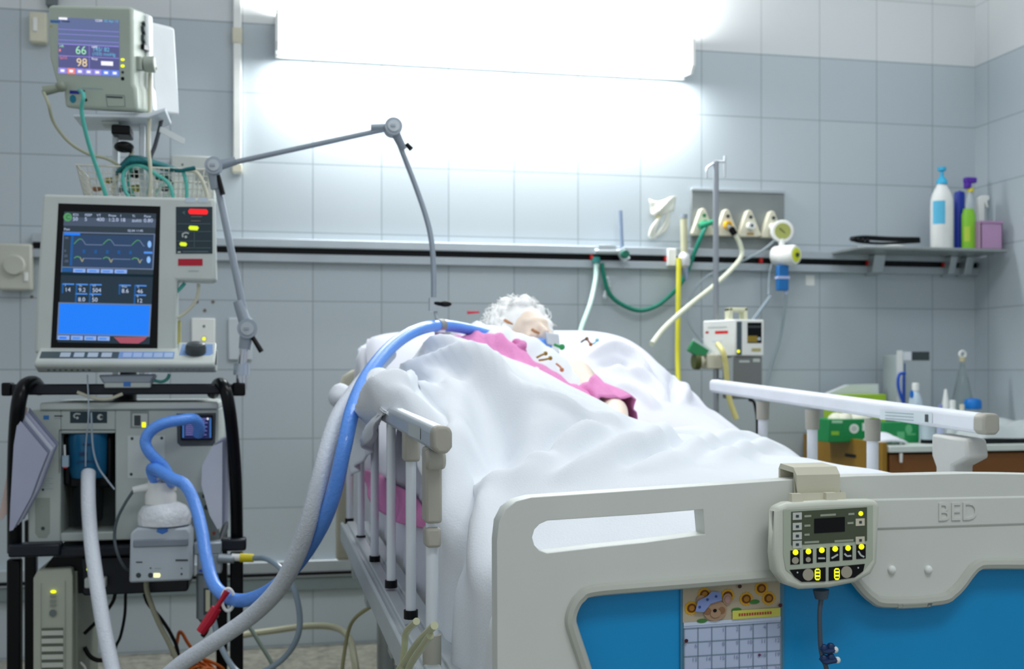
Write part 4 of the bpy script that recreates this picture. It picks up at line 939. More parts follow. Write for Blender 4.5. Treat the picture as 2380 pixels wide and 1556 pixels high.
ST = [([(950, 872), (1000, 852), (1080, 850), (1140, 882), (1200, 930), (1250, 962)], .016, .028),
 ([(1010, 802), (1100, 832), (1200, 880), (1300, 935), (1390, 975)], .012, .022),
 ([(1080, 850), (1170, 890), (1260, 945), (1340, 970), (1420, 985)], .014, .02),
 ([(1150, 830), (1220, 880), (1300, 920), (1370, 962)], -.010, .016),
 ([(1180, 850), (1240, 905), (1320, 950)], -.010, .016),
 ([(1160, 900), (1190, 1000), (1205, 1110)], -.026, .045),
 ([(1100, 900), (1125, 1000), (1150, 1120)], -.016, .034),
 ([(1225, 960), (1232, 1040), (1240, 1100)], .012, .016),
 ([(1440, 985), (1330, 1030), (1250, 1080), (1200, 1140)], .016, .024),
 ([(1400, 990), (1300, 1000), (1262, 1030), (1255, 1080)], -.018, .022),
 ([(1560, 1000), (1480, 1040), (1390, 1085), (1290, 1120)], .014, .022),
 ([(1620, 1020), (1540, 1050), (1430, 1100)], -.010, .02),
 ([(1740, 1010), (1640, 1040), (1560, 1080), (1480, 1120)], .012, .022),
 ([(1800, 1040), (1720, 1060), (1620, 1100)], .010, .02),
 ([(1500, 960), (1600, 985), (1720, 1000)], .010, .02), ([(1480, 985), (1580, 1005), (1700, 1030)], -.008, .018),
 ([(1430, 1010), (1360, 1050), (1280, 1070)], -.010, .014),
 ([(838, 1010), (850, 965), (890, 925), (950, 905), (1000, 915), (1035, 950), (1050, 1000)], .014, .015),
 ([(826, 985), (850, 935), (890, 895), (950, 875), (1010, 880), (1055, 920), (1080, 990)], .013, .016),
 ([(846, 1030), (862, 985), (900, 945), (940, 930)], -.010, .012),
 ([(832, 1000), (852, 950), (895, 908), (950, 890), (1010, 900), (1045, 940), (1064, 1000)], -.009, .010),
 ([(870, 860), (930, 830), (1000, 815), (1070, 820)], .010, .018),
 ([(858, 905), (910, 862), (970, 842)], -.010, .014), ([(980, 800), (960, 840), (900, 880)], -.008, .014),
 ([(1060, 900), (1068, 1000), (1060, 1120), (1050, 1300)], .010, .02), ([(1100, 1050), (1092, 1200), (1080, 1400)], -.010, .022),
 ([(1130, 1100), (1135, 1180), (1120, 1400)], .008, .02), ([(1190, 1000), (1180, 1080), (1160, 1150)], .008, .016),
 ([(890, 940), (870, 1000), (850, 1060)], .009, .010), ([(905, 960), (890, 1000), (878, 1030)], -.008, .008)]
rng = np.random.RandomState(3)
Ab = np.array([tuple(v) for v in BG])
noise = .005*np.sin(Ab[:, 0]*23+Ab[:, 1]*9+2*np.sin(Ab[:, 1]*6))+.002*np.sin(Ab[:, 0]*41-Ab[:, 1]*26+1.5*np.sin(Ab[:, 0]*15))
A = strokes(BG, NA, NS, ST, noise)
mb = MB(); mb.add([tuple(p) for p in A], [(i*NS+j, i*NS+j+1, (i+1)*NS+j+1, (i+1)*NS+j) for i in range(NA-1) for j in range(NS-1)])
obj('blanket', mb, whitecloth, None, 'white cotton blanket drawn over the patient and folded over the left bed rail', 'blanket', solid=.004, smooth=180)

# sheet under the patient with hanging sides
def sheet_z(w, s):
    a = Hb(w, min(s, 1.3))-(.034+.080*sm(-.42, -.34, w)*(1-sm(.1, .3, w))); c = zdeck(s)+.012
    k = sm(1.15, 1.4, s); return max(a*(1-k)+c*k, c)
V = []; na, ns = 60, 100
for i in range(na):
    a = i/(na-1)
    for j in range(ns):
        s = .012+j/(ns-1)*2.18
        if a < .2: t = a/.2; z = .50+(sheet_z(-.42, s)-.50)*t; w = -.447+.014*t**6+.006*math.sin(s*38+z*9)*(1-t**4)
        elif a < .85: w = -.43+(a-.2)/.65*.86; z = sheet_z(w, s)
        else: t = (a-.85)/.15; z = sheet_z(.42, s)-(sheet_z(.42, s)-.52)*t; w = .432+.012*(1-(1-t)**6)
        V.append(bed(w, s, z))
mb = MB(); mb.add(V, [(i*ns+j, i*ns+j+1, (i+1)*ns+j+1, (i+1)*ns+j) for i in range(na-1) for j in range(ns-1)])
obj('bed_sheet', mb, sheetm, None, 'white fitted sheet showing between the left rail posts', 'sheet', smooth=180, solid=.003)

# pink draw sheet hanging inside the left rail
top_ = [(836, 1088), (858, 1096), (900, 1112), (945, 1145), (1000, 1190)]; bot_ = [(840, 1102), (858, 1150), (890, 1195), (930, 1214), (1000, 1234)]
def pl_(P, t): xs = np.linspace(0, 1, len(P)); return float(np.interp(t, xs, [p[0] for p in P])), float(np.interp(t, xs, [p[1] for p in P]))
G = []
for i in range(26):
    r_ = []
    for j in range(12):
        t = i/25; u = j/11; a = pl_(top_, t); b_ = pl_(bot_, t); x, y = a[0]+(b_[0]-a[0])*u, a[1]+(b_[1]-a[1])*u
        s, z = BW(x, y, -.461); r_.append(bed(-.461-.006*math.sin(t*14+u*3)-.004*u, s, z))
    G.append(r_)
mb = MB(); mb.grid(G); obj('draw_sheet', mb, pinkc, None, 'pink draw sheet hanging behind the posts of the left rail', 'sheet', solid=.002, smooth=180)

# pillow
G = []; nu, nv = 56, 28
def pillow(name, wc, sc, hw_, hs_, zl, th, m, label, seedp=0):
    mb = MB()
    for side in (1, -1):
        G = []
        for i in range(nu):
            r_ = []
            for j in range(nv):
                u = -1+2*i/(nu-1); v = -1+2*j/(nv-1); e = max(0, (1-abs(u)**3.4)*(1-abs(v)**3.0))**.5
                w = wc+hw_*u*(1-.05*v*v); s = sc+hs_*v*(1-.05*u*u)
                z = zl(s)+th*(.5+.5*side*e)+.005*math.sin(7*u+3*v+seedp)*e
                r_.append(bed(w, s, z))
            G.append(r_)
        mb.grid(G, flip=side < 0)
    return obj(name, mb, m, None, label, 'pillow', smooth=180)
pillow('pillow', -.005, 1.93, .425, .27, lambda s: zdeck(min(max(s, 1.66), 2.2))*.86+.118, .135, sheetm, 'wide white pillow under the patient at the raised head of the bed')

# bunched linen right of the patient
Hr = interp2([-.02, .1, .25, .36, .44], [1.12, 1.3, 1.45, 1.6, 1.8, 1.95],
 [[.83, .835, .825, .82, .77], [.87, .872, .872, .862, .80], [.91, .915, .915, .895, .85], [.95, .955, .955, .93, .89], [1.015, 1.03, 1.04, 1.01, .95], [1.05, 1.07, 1.09, 1.06, 1.0]])
V = []; na, ns = 70, 80
for i in range(na):
    for j in range(ns):
        w = -.02+.47*i/(na-1); s = 1.12+.78*j/(ns-1); V.append(bed(w, s, Hr(w, s)))
ST2 = [([(1380, 830), (1430, 812), (1480, 840), (1510, 880)], .014, .016), ([(1400, 850), (1440, 838), (1475, 865)], -.012, .012), ([(1470, 860), (1520, 900), (1560, 950)], .012, .014),
 ([(1490, 815), (1500, 850)], -.012, .012), ([(1450, 900), (1500, 930), (1530, 960)], .010, .014), ([(1580, 880), (1590, 920), (1580, 950)], .010, .014), ([(1560, 870), (1565, 915), (1555, 950)], -.010, .012),
 ([(1530, 830), (1570, 870), (1610, 930)], .009, .016), ([(1360, 800), (1410, 800), (1460, 815)], .008, .014)]
n = np.array([tuple(v) for v in V]); A = strokes(V, na, ns, ST2, .004*np.sin(n[:, 0]*33+n[:, 1]*17+2*np.sin(n[:, 1]*13)))
mb = MB(); mb.add([tuple(p) for p in A], [(i*ns+j, i*ns+j+1, (i+1)*ns+j+1, (i+1)*ns+j) for i in range(na-1) for j in range(ns-1)])
obj('bunched_sheet', mb, sheetm, None, 'rumpled white sheet bunched on the right of the patient', 'sheet', solid=.004, smooth=180)
# grey fold of cloth at the far left (towel over the head-end rail)
mb = MB(); c = B(800, 925, 1.52)
for k in range(9):
    t = k/8; mb.ball(c+Vector((-.012+.03*t, .05*t, .012*math.sin(t*5)-.02*t)), (.028, .04, .026+.006*math.sin(k*2)), 14)
o = obj('rolled_towel', mb, whitecloth, None, 'rolled white towel tucked by the head-end of the left rail', 'towel')
rm_ = o.modifiers.new('r', 'REMESH'); rm_.mode = 'VOXEL'; rm_.voxel_size = .006; rm_.use_smooth_shade = True
s_ = o.modifiers.new('s', 'SMOOTH'); s_.iterations = 6

# ------------------------------------------------------------ the patient
pt = thing('person', 'white-haired patient lying under the blanket with a breathing tube', 'person', bed(-.05, 1.3, .70))
hc = B(1218, 795, 1.80)
f3 = Vector((WD.x*.30-SD.x*.82, WD.y*.30-SD.y*.82, .48)).normalized()      # where the face looks
u3 = Vector((-.20, .48, .85)); u3 = (u3-f3*u3.dot(f3)).normalized(); r3 = f3.cross(u3).normalized()   # r3: viewer's left->right
if r3.x < 0: r3 = -r3
HM = Matrix((r3, f3, u3)).transposed()
def hp_(x, y, z): return hc+HM @ Vector((x, y, z))
mb = MB()
mb.ball(hc, (.072, .088, .094), 24, rot=HM)
mb.ball(hp_(0, .022, -.030), (.058, .066, .076), 20, rot=HM)                # face and jaw
mb.ball(hp_(0, .060, -.088), (.026, .022, .020), 14, rot=HM)                # chin
for x in (-.034, .034): mb.ball(hp_(x, .068, -.030), (.020, .016, .018), 12, rot=HM)
mb.ball(hp_(0, .076, .018), (.042, .014, .014), 14, rot=HM)                 # brow
mb.tube([hp_(0, .080, .010), hp_(0, .096, -.018), hp_(0, .100, -.034)], [.008, .010, .013], 12)
for x in (-.011, .011): mb.ball(hp_(x, .092, -.036), (.009, .010, .008), 10, rot=HM)
for x in (-.028, .028): mb.ball(hp_(x, .070, -.006), (.015, .011, .011), 12, rot=HM)   # closed eyes
for z in (-.056, -.067): mb.ball(hp_(0, .080, z), (.021, .011, .006), 12, rot=HM)
for x in (-.074, .074): mb.ball(hp_(x, -.004, -.015), (.010, .020, .030), 12, rot=HM)
S3 = lambda w, s, z: bed(w, s, z)
nk = S3(-.045, 1.66, .99)
mb.tube([hp_(0, -.01, -.07), nk, S3(-.06, 1.58, .965)], [.055, .058, .085], 18)
mb.tube([S3(-.235, 1.55, .955), S3(-.06, 1.60, .955), S3(.11, 1.57, .935)], [.062, .085, .060], 18)       # shoulders
mb.tube([S3(-.09, 1.60, .93), S3(-.10, 1.45, .905), S3(-.12, 1.25, .855), S3(-.12, 1.08, .80), S3(-.12, .95, .775)], [.10, .115, .105, .10, .095], 18)
mb.tube([S3(-.19, .98, .78), S3(-.20, .72, .765), S3(-.19, .50, .765), S3(-.18, .26, .73), S3(-.18, .12, .715)], [.085, .065, .05, .045, .032], 14)
mb.tube([S3(-.05, .98, .78), S3(-.02, .72, .755), S3(.0, .50, .755), S3(.0, .26, .73), S3(.0, .12, .715)], [.085, .065, .05, .045, .032], 14)
for w in (-.18, .0): mb.tube([S3(w, .13, .71), S3(w, .10, .74), S3(w, .09, .755)], [.034, .028, .018], 10)
mb.tube([S3(-.27, 1.54, .95), S3(-.33, 1.33, .90), S3(-.30, 1.12, .88), S3(-.28, 1.05, .87)], [.052, .042, .032, .026], 14)
# left arm, partly bare, ending in a hand on the blanket edge
sh = B(1335, 842, 1.52); el = B(1425, 938, 1.24)
mb.tube([S3(.10, 1.58, .935), sh+Vector((0, 0, -.035)), el+Vector((-.02, .05, -.03)), el+Vector((0, 0, -.018))], [.050, .045, .034, .030], 16)
wr = el+Vector((-.03, -.14, -.045)); mb.tube([el+Vector((0, 0, -.018)), wr], [.034, .024], 14)
def hand(mb, wr, dirv, up):
    d = dirv.normalized(); sd = d.cross(up).normalized(); up = sd.cross(d)
    mb.tube([wr, wr+d*.03, wr+d*.085], [.024, .032, .034], 14)
    for k, (o_, l) in enumerate(((-.028, .066), (-.010, .076), (.009, .071), (.027, .056))):
        a = wr+d*.085+sd*o_; mb.tube([a-d*.01, a+d*l*.4+up*.006, a+d*l*.75-up*.002, a+d*l-up*.014], [.0095, .0088, .008, .0065], 10)
    a = wr+d*.03-sd*.024; mb.tube([a, a-sd*.022+d*.022, a-sd*.030+d*.05-up*.01], [.012, .010, .0075], 10)
hand(mb, wr, Vector((-.2, -1, -.15)), Vector((0, 0, 1)))
hand(mb, S3(-.28, 1.06, .872), Vector((.3, -1, -.35)), Vector((0, 0, 1)))
o = obj('body', mb, skin, pt, smooth=180)
md = o.modifiers.new('r', 'REMESH'); md.mode = 'VOXEL'; md.voxel_size = .0055; md.use_smooth_shade = True
md = o.modifiers.new('s', 'SMOOTH'); md.iterations = 4; md.factor = .5
# hair: a soft cap with many short curls
hairm = mat('white_hair', 'fafaf8', .7, var=.03, vs=60, bump=.2, bs=150)
mb = MB(); rnd = random.Random(7)
mb.ball(hp_(0, -.014, .030), (.086, .088, .084), 22, rot=HM)
for k in range(240):
    th = rnd.uniform(0, 2*math.pi); ph = math.acos(rnd.uniform(-.15, 1)); n_ = Vector((math.sin(ph)*math.cos(th), math.sin(ph)*math.sin(th), math.cos(ph)))
    if n_.y > .45 and n_.z < .62: continue
    c = hp_(n_.x*.086, -.014+n_.y*.088, .030+n_.z*.084); q = HM @ n_
    r = rnd.uniform(.010, .020); mb.ball(c+q*rnd.uniform(-.002, .010), (r, r, r*rnd.uniform(.7, 1.1)), 8)
o = obj('hair', mb, hairm, pt, smooth=180)
md = o.modifiers.new('r', 'REMESH'); md.mode = 'VOXEL'; md.voxel_size = .004; md.use_smooth_shade = True
md = o.modifiers.new('s', 'SMOOTH'); md.iterations = 3
mb = MB(); rnd = random.Random(9)
for k in range(420):
    th = rnd.uniform(0, 2*math.pi); ph = math.acos(rnd.uniform(-.05, 1)); n_ = Vector((math.sin(ph)*math.cos(th), math.sin(ph)*math.sin(th), math.cos(ph)))
    if n_.y > .5 and n_.z < .6: continue
    c = hp_(n_.x*.09, -.014+n_.y*.092, .030+n_.z*.088); q = HM @ n_; t_ = q.cross(Vector((rnd.uniform(-1, 1), rnd.uniform(-1, 1), rnd.uniform(-1, 1)))).normalized()
    l = rnd.uniform(.018, .034); mb.tube([c, c+q*l*.5+t_*l*.3, c+q*l*.7+t_*l*.9], [.0016, .0014, .0007], 4)
tag(obj('hair_wisp', mb, hairm, pt, smooth=180), kind='stuff')
# tapes, tube holder and tube
tan = mat('tape_tan', 'c98a5c', .6)
for a, b_, px_ in ((1178, 748, 0), (1242, 770, 0)):
    mb = MB(); h = B(a, b_, 1.70); mb.tube(crv([B(a-8, b_-4, 1.705), B(a, b_+1, 1.70), B(a+9, b_+6, 1.70), B(a+20, b_+8, 1.71)], 4), [.006]*12+[.003], 8) if False else mb.tube([B(a-6, b_-4, 1.705), B(a+2, b_+1, 1.70), B(a+14, b_+6, 1.71)], [.004, .0045, .002], 8)
    obj('eye_tape', mb, tan, pt, label='tan strip of tape')
G = [[hp_(-.045+.09*i/8, .075+.014*math.cos((i-4)/4*1.2)-.006*(j/4), -.050-.028*j/4) for j in range(5)] for i in range(9)]
mb = MB(); mb.grid(G); obj('mouth_tape', mb, mat('tape_white', 'e9eef4', .6), pt, solid=.002)
mb = MB(); mb.prism([B(1268, 772, 1.66), B(1300, 778, 1.66), B(1302, 806, 1.66), B(1272, 800, 1.66)], (0, .012, 0)); obj('gauze_pad', mb, mat('gauze_grey', 'd3d9e2', .8), pt, bevel=.003)
# pink gown along the blanket edge
CW = [-.30, -.22, -.16, -.10, -.03, .03]
def loft(rows, nu_=56, nv_=7):
    out = []
    for i in range(nu_):
        t = i/(nu_-1); r_ = []
        P = [Vector([lerp(np.linspace(0, 1, len(r)), [p[k] for p in r], t) for k in range(3)]) for r in rows]
        for q in crv(P, nv_): r_.append(q+Vector((0, 0, .0025*math.sin(t*38)+.002*math.sin(t*71+len(r_)*.4))))
        out.append(r_)
    m_ = MB(); m_.grid(out); return m_
R0 = [bed(w, smax(w)-.06, Hb(w, smax(w)-.06)-.012) for w in CW]; R1 = [bed(w, smax(w)+.01, Hb(w, smax(w))-.002) for w in CW]
UG = [(1058, 788), (1105, 774), (1168, 780), (1236, 836), (1326, 892), (1396, 932)]
UT = [(1035, 766), (1108, 752), (1182, 766), (1262, 798), (1338, 858), (1396, 912)]
R2 = [B(a_, b_, smax(w)+.09) for (a_, b_), w in zip(UG, CW)]; R3 = [p+Vector((0, .05, -.03)) for p in R2]
obj('gown', loft([R0, R1, R2, R3]), pinkc, pt, smooth=180, solid=.003)
# gown knot at the shoulder and sleeve over the arm
mb = MB(); c = B(1208, 806, 1.52)
for k in range(7): mb.ball(c+Vector((.008*math.sin(k*1.7), .01*math.cos(k), -.020+.005*k)), (.013, .014, .011), 12)
o = obj('gown_knot', mb, pinkc, pt); md = o.modifiers.new('r', 'REMESH'); md.mode = 'VOXEL'; md.voxel_size = .004; md.use_smooth_shade = True
cc = el+Vector((-.012, .025, -.012)); mb = MB()
ax1 = (el-sh).normalized(); P = []
for i in range(9):
    t = i/8; r_ = []
    c = (sh+(el-sh)*(.50+.52*t))+Vector((0, 0, -.028)); sdv = ax1.cross(Vector((0, 0, 1))).normalized(); upv = sdv.cross(ax1)
    for j in range(33):
        a = 2*math.pi*j/32; rr_ = .036+.012*t+.007*math.sin(a*5+t*3)+.004*math.sin(a*9)
        r_.append(c+sdv*math.cos(a)*rr_*1.15+upv*math.sin(a)*rr_)
    P.append(r_)
mb.grid(P); obj('gown_sleeve', mb, pinkc, pt, solid=.003, smooth=180)
# white towel on the chest
T0 = [p+Vector((0, .012, -.012)) for p in R2]; T1 = [p+Vector((0, .03, .002)) for p in R2]
T2 = [B(a_, b_, smax(w)+.20) for (a_, b_), w in zip(UT, CW)]; T3 = [p+Vector((0, .06, -.035)) for p in T2]
obj('chest_towel', loft([T0, T1, T2, T3]), whitecloth, None, 'white towel spread over the patient chest below the chin', 'towel', smooth=180, solid=.003)
# electrode leads on the chest and pillow
lc = mat('lead_ochre', '9a7a1c', .5); ld = mat('lead_dark', '4a4640', .5); lg = mat('lead_green', '2f9a58', .5); lbm = mat('lead_sky', '8ed0f0', .5)
def lead(pts, m, label, r=.0026):
    mb = MB(); mb.tube(crv(pts, 6), r, 8); mb.ball(pts[-1], r*2.1, 8); obj('electrode_lead', mb, m, None, label, 'electrode lead', 'electrode leads on the patient')
lead([B(1247, 832, 1.42), B(1258, 826, 1.42), B(1268, 822, 1.43)], lc, 'upper ochre electrode clip at the chest towel')
lead([B(1252, 838, 1.40), B(1266, 836, 1.40), B(1279, 833, 1.41)], lc, 'lower ochre electrode clip at the chest towel')
lead([B(1293, 846, 1.42), B(1302, 853, 1.41), B(1306, 860, 1.40)], tan, 'short brown electrode clip on the upper arm')
lead([B(1288, 801, 1.60), B(1298, 805, 1.60), B(1306, 807, 1.60)], lg, 'green electrode clip under the patient cheek', .004)
lead([B(1350, 796, 1.72), B(1357, 791, 1.72), B(1364, 788, 1.72)], ld, 'dark electrode clip lying on the pillow')
lead([B(1364, 788, 1.715), B(1369, 795, 1.71), B(1373, 801, 1.71)], mat('lead_copper', 'a0602c', .5), 'copper coloured electrode clip on the pillow')
lead([B(1378, 800, 1.71), B(1384, 796, 1.71), B(1388, 791, 1.71)], lbm, 'light blue electrode clip on the pillow')
mb = MB(); mb.cyl(B(1086, 727, 2.0), B(1114, 726, 2.0), .005, .003, 10); obj('red_pen', mb, mat('pen_red', 'b5283c', .4), None, 'small red stick lying beyond the pillow', 'stick')

# ------------------------------------------------------------ ventilator cart (front plane YV)
YV = 2.86
def V3(px, py, Y=YV): return W(px, py, Y)
ctc = V3(290, 900); cart = thing('ventilator_cart', 'black tubular cart carrying the ventilator left of the bed', 'cart', (ctc.x, YV+.2, 0))
def tb(name, pts, r, m, parent, n=8, seg=14, label=None):
    mb = MB(); mb.tube(crv(pts, n), r, seg); return obj(name, mb, m, parent, label)
mb = MB(); mb.pbox(4, 893, 568, 918, YV-.03, .028); obj('top_bar', mb, navy, cart, bevel=.004)
for a, b_ in ((2, 26), (540, 570)):
    mb = MB(); mb.pbox(a, 890, b_, 921, YV-.036, .04); obj('bar_cap', mb, black, cart, bevel=.004)
tb('handle_tube', [V3(92, 905, YV+.06), V3(78, 890, YV-.0), V3(55, 900, YV-.06), V3(43, 940, YV-.08), V3(37, 1010, YV-.06), V3(34, 1100, YV-.03), V3(34, 1200, YV-.01), V3(34, 1285, YV)], .0165, blackm, cart)
tb('handle_tube', [V3(495, 915, YV+.06), V3(508, 893, YV), V3(522, 903, YV-.06), V3(533, 950, YV-.07), V3(542, 1030, YV-.05), V3(548, 1130, YV-.03), V3(551, 1270, YV)], .0150, blackm, cart)
mb = MB(); mb.pbox(18, 1266, 140, 1296, YV-.04, .045); mb.pbox(512, 1254, 572, 1282, YV-.04, .045); mb.pbox(130, 1268, 515, 1292, YV-.03, .42); obj('shelf_bar', mb, navy, cart, bevel=.005)
for px, w_ in ((34, 15), (550, 14)):
    x = V3(px, 1400).x; mb = MB(); mb.box(x-.0155, x+.0155, YV-.014, YV+.016, .09, .56); obj('leg', mb, black, cart, bevel=.005)
for px in (70, 515):
    x = V3(px, 1400, YV+.40).x; mb = MB(); mb.box(x-.015, x+.015, YV+.40, YV+.43, .09, .60); obj('leg', mb, black, cart, bevel=.004)
x0, x1 = V3(20, 1400).x, V3(565, 1400).x
for x in (x0, x1):
    mb = MB(); mb.box(x-.015, x+.015, YV-.08, YV+.46, .075, .11); obj('foot_rail', mb, black, cart, bevel=.005)
    for y in (YV-.05, YV+.43):
        mb = MB(); mb.cyl((x-.012, y, .038), (x+.012, y, .038), .038, .038, 18); obj('castor', mb, black, cart)
mb = MB(); mb.box(x0, x1, YV+.0, YV+.40, .115, .135); obj('bottom_shelf', mb, navy, cart, bevel=.003)
mb = MB(); mb.tube([(V3(290, 900, YV+.25).x, YV+.25, .55), (V3(290, 900, YV+.25).x, YV+.25, 1.02)], .03, 14); mb.pbox(120, 898, 480, 916, YV+.0, .26); obj('column', mb, navy, cart)

# ventilator body
vb = thing('ventilator', 'grey-green ventilator base with blue hoses on the black cart', 'ventilator', (V3(288, 1260).x, YV+.15, V3(288, 1262).z))
x0, x1 = V3(84, 1100).x, V3(508, 1100).x; zt, zb_ = V3(290, 953).z, V3(290, 1256).z; zl = V3(66, 1262).z
fm_ = mat('vent_front', 'bbc4bf', .45); dk = mat('recess_dark', '4b5552', .6)
# front built round the recess
rx0, rx1, rz0, rz1 = V3(141, 1100).x, V3(268, 1100).x, V3(205, 1238).z, V3(205, 1008).z
mb = MB(); d = .34
mb.box(x0-.018, rx0, YV, YV+d, zb_, zt); mb.box(rx1, x1, YV, YV+d, zb_, zt); mb.box(rx0, rx1, YV, YV+d, rz1, zt); mb.box(rx0, rx1, YV, YV+d, zb_, rz0); mb.box(rx0, rx1, YV+.12, YV+d, rz0, rz1)
obj('cabinet', mb, fm_, vb, bevel=.003)
obj('top_strip', MB().pbox(92, 936, 508, 953, YV-.008, .36), mat('strip_pale', 'cdd5d0', .35), vb, bevel=.004)
mb = MB(); mb.box(rx0+.001, rx1-.001, YV+.112, YV+.119, rz0, rz1); obj('recess_back', mb, dk, vb)
f = YP(YV)
f.rect(163, 957, 249, 984, mat('decal_navy', '12323f', .4)); f.rect(204, 957, 207, 984, fm_, 1)
f.line([(175, 972), (171, 967), (176, 962), (187, 963)], 3, vlite, 1); f.disc(180, 972, 3, vlite, 1); f.disc(233, 970, 7, vlite, 1); f.disc(236, 970, 4, vdark, 2)
f.rect(101, 966, 114, 976, mat('logo_blue', '3f7fc4', .4)); f.rect(126, 966, 146, 969, vdark); f.rect(126, 972, 144, 974, mat('print_grey', '', .4))
f.rect(303, 955, 346, 996, mat('port_grey', '8a9491', .4)); f.rect(308, 962, 343, 992, vlite, 1); f.rect(312, 966, 327, 990, vdark, 2); f.rect(330, 982, 339, 994, yled, 2)
f.rect(297, 1013, 383, 1112, mat('plate_pale', 'd0d9d7', .4)); 
for a, b_ in ((307, 1020), (376, 1019), (305, 1103), (376, 1103)): f.disc(a, b_, 3.6, vdark, 1)
f.line([(138, 1000), (268, 1000)], 3, mat('line_dark', '6d7773', .5)); f.line([(138, 1000), (138, 1100)], 2, mat('line_dark', '', .5))
f.poly([(82, 1158), (116, 1158), (116, 1240), (108, 1251), (90, 1251), (82, 1240)], mat('slot_sage', '9aa49b', .5)); f.disc(100, 1229, 4.5, vdark, 1); f.disc(100, 1139, 3, vdark)
for k in range(5): f.rect(96, 1112+k*6, 124-(k % 2)*8, 1113.5+k*6, mat('print_grey', '', .4))
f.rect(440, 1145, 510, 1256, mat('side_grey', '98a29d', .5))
f.done('front_marks', vb)
f = YP(YV)
f.poly([(410, 962), (502, 960), (500, 1030), (494, 1037), (420, 1038), (412, 1030)], mat('display_surround', '4a5257', .4))
f.done('display_surround', vb)
mb = MB(); mb.pbox(420, 966, 494, 1024, YV-.012, .02); obj('status_display', mb, black, vb, bevel=.002)
f = YP(YV-.012); f.rect(426, 970, 490, 1020, em('display_deep_blue', '141c5c', .5)); 
for a in (424, 487): f.rect(a, 972, a+4, 1018, em('display_edge_blue', '3f7fd0', .6), 1)
for k in range(9): f.rect(431, 973+k*4.6, 484-(k*7 % 13), 975.4+k*4.6, em('display_lilac', '8a8ad8', .5), 1)
f.disc(483, 974, 2.5, em('display_white', 'ffffff', .8), 2); f.done('display_image', vb)
# filter canister in the recess
yc = YV+.045
mb = MB(); mb.lathe([(0, 0), (.040, .012), (.045, .03), (.047, .11), (.045, .118), (0, .118)], W(206, 1121, yc), 28); cn = obj('filter_canister', mb, mat('canister_blue', '1d6f9c', .25, trans=.15), vb, label='blue filter canister', sub=0)
f = Flat(lambda a, b_: W(a, b_, yc-.0475), (0, -1, 0)); f.rect(184, 1052, 203, 1060, mat('print_navy', '123a66', .5)); f.rect(192, 1032, 212, 1036, mat('print_navy', '', .5)); f.rect(176, 1072, 232, 1075, mat('print_navy', '', .5)); f.done('canister_print', cn)
mb = MB(); mb.pbox(147, 1013, 166, 1130, YV+.03, .05); mb.pbox(246, 1013, 262, 1128, YV+.03, .05); mb.pbox(160, 1108, 256, 1135, YV+.03, .06); obj('holder', mb, black, vb, bevel=.006)
mb = MB(); mb.lathe([(0, 0), (.030, .004), (.034, .012), (.036, .10), (0, .10)], W(205, 1216, YV+.06), 24); obj('water_trap', mb, mat('trap_black', '1b2226', .25), vb)
mb = MB(); mb.cyl(W(150, 1035, YV+.01), W(151, 1065, YV+.0), .0025, .0025, 8); mb.pbox(144, 1060, 159, 1086, YV-.008, .014, 1); mb.pbox(147, 1086, 156, 1089, YV-.008, .012, 2); obj('hanging_clip', mb, [white, mat('clip_pale_blue', 'a9c4d4', .4), redb], vb)

# display unit above
YD = 2.82
vd = thing('ventilator_display', 'tall ventilator screen unit with blue graph display above the cart', 'ventilator screen', (V3(290, 870, YD).x, YD+.05, V3(290, 872, YD).z))
hs_ = lambda *p: [W(a, b_, YD) for a, b_ in p]
mb = MB(); mb.prism(hs_((100, 451), (498, 461), (502, 648), (497, 655), (411, 652), (408, 822), (79, 822), (84, 700)), (0, .075, 0)); obj('housing', mb, vlite, vd, bevel=.007, seg=3)
# keyboard wedge
za, zb2 = W(290, 822, YD).z, W(290, 866, YD).z
def PX(px, y, z): r = ray(px, 800); return Vector((W(px, 800, y).x, y, z))
mb = MB(); xl, xr = W(80, 840, YD-.05).x, W(500, 840, YD-.05).x; xl2, xr2 = xl-.003, xr+.002
pro = [(YD+.07, za+.012), (YD-.002, za+.012), (YD-.055, za-.020), (YD-.055, za-.032), (YD-.02, zb2), (YD+.07, zb2)]
mb.prism([(xl, y, z) for y, z in pro], (xr-xl, 0, 0)); obj('keyboard_base', mb, vlite, vd, bevel=.005)
kz = Flat(lambda a, b_: Vector((W(a, 830, YD-.03).x, YD-.004-.048*b_, za+.010-.0292*b_)), (0, -.5, .86))
kb = mat('key_silver', 'b9c6ce', .4); kbl = mat('key_blue', '7f9fce', .45)
kz.rect(94, .25, 320, .8, mat('strip_slate', '4a585c', .5), 1); kz.rect(276, .25, 405, .8, kbl, 2)
for k in range(4): kz.rect(140+k*32, .35, 164+k*32, .72, kb, 3)
for k in range(5): kz.rect(286+k*24, .35, 306+k*24, .72, mat('key_pale_blue', 'a9c0e0', .4), 3)
kz.done('key_strip', vd)
# knob pod
mb = MB(); mb.prism([(xr-.088, YD+.02, za+.028), (xr-.088, YD-.052, za-.020), (xr-.088, YD-.052, za-.030), (xr-.088, YD+.02, za-.03)], (.088, 0, 0)); pod = obj('knob_pod', mb, vlite, vd, bevel=.003)
f = Flat(lambda a, b_: Vector((xr-.088+.088*a, YD+.015-.062*b_, za+.0245-.0415*b_)), (0, -.55, .83)); f.poly([(.1, .05), (.9, .05), (.93, .6), (.7, .95), (.03, .95)], kbl); f.done('pod_face', pod)
kn = Vector((xr-.046, YD-.018, za+.004)); nn = Vector((0, -.35, .93)).normalized(); mb = MB(); mb.tube([kn, kn+nn*.012, kn+nn*.020, kn+nn*.023], [.024, .0245, .021, .012], 28); obj('rotary_knob', mb, mat('knob_charcoal', '3d4447', .3), vd, label='charcoal rotary knob')
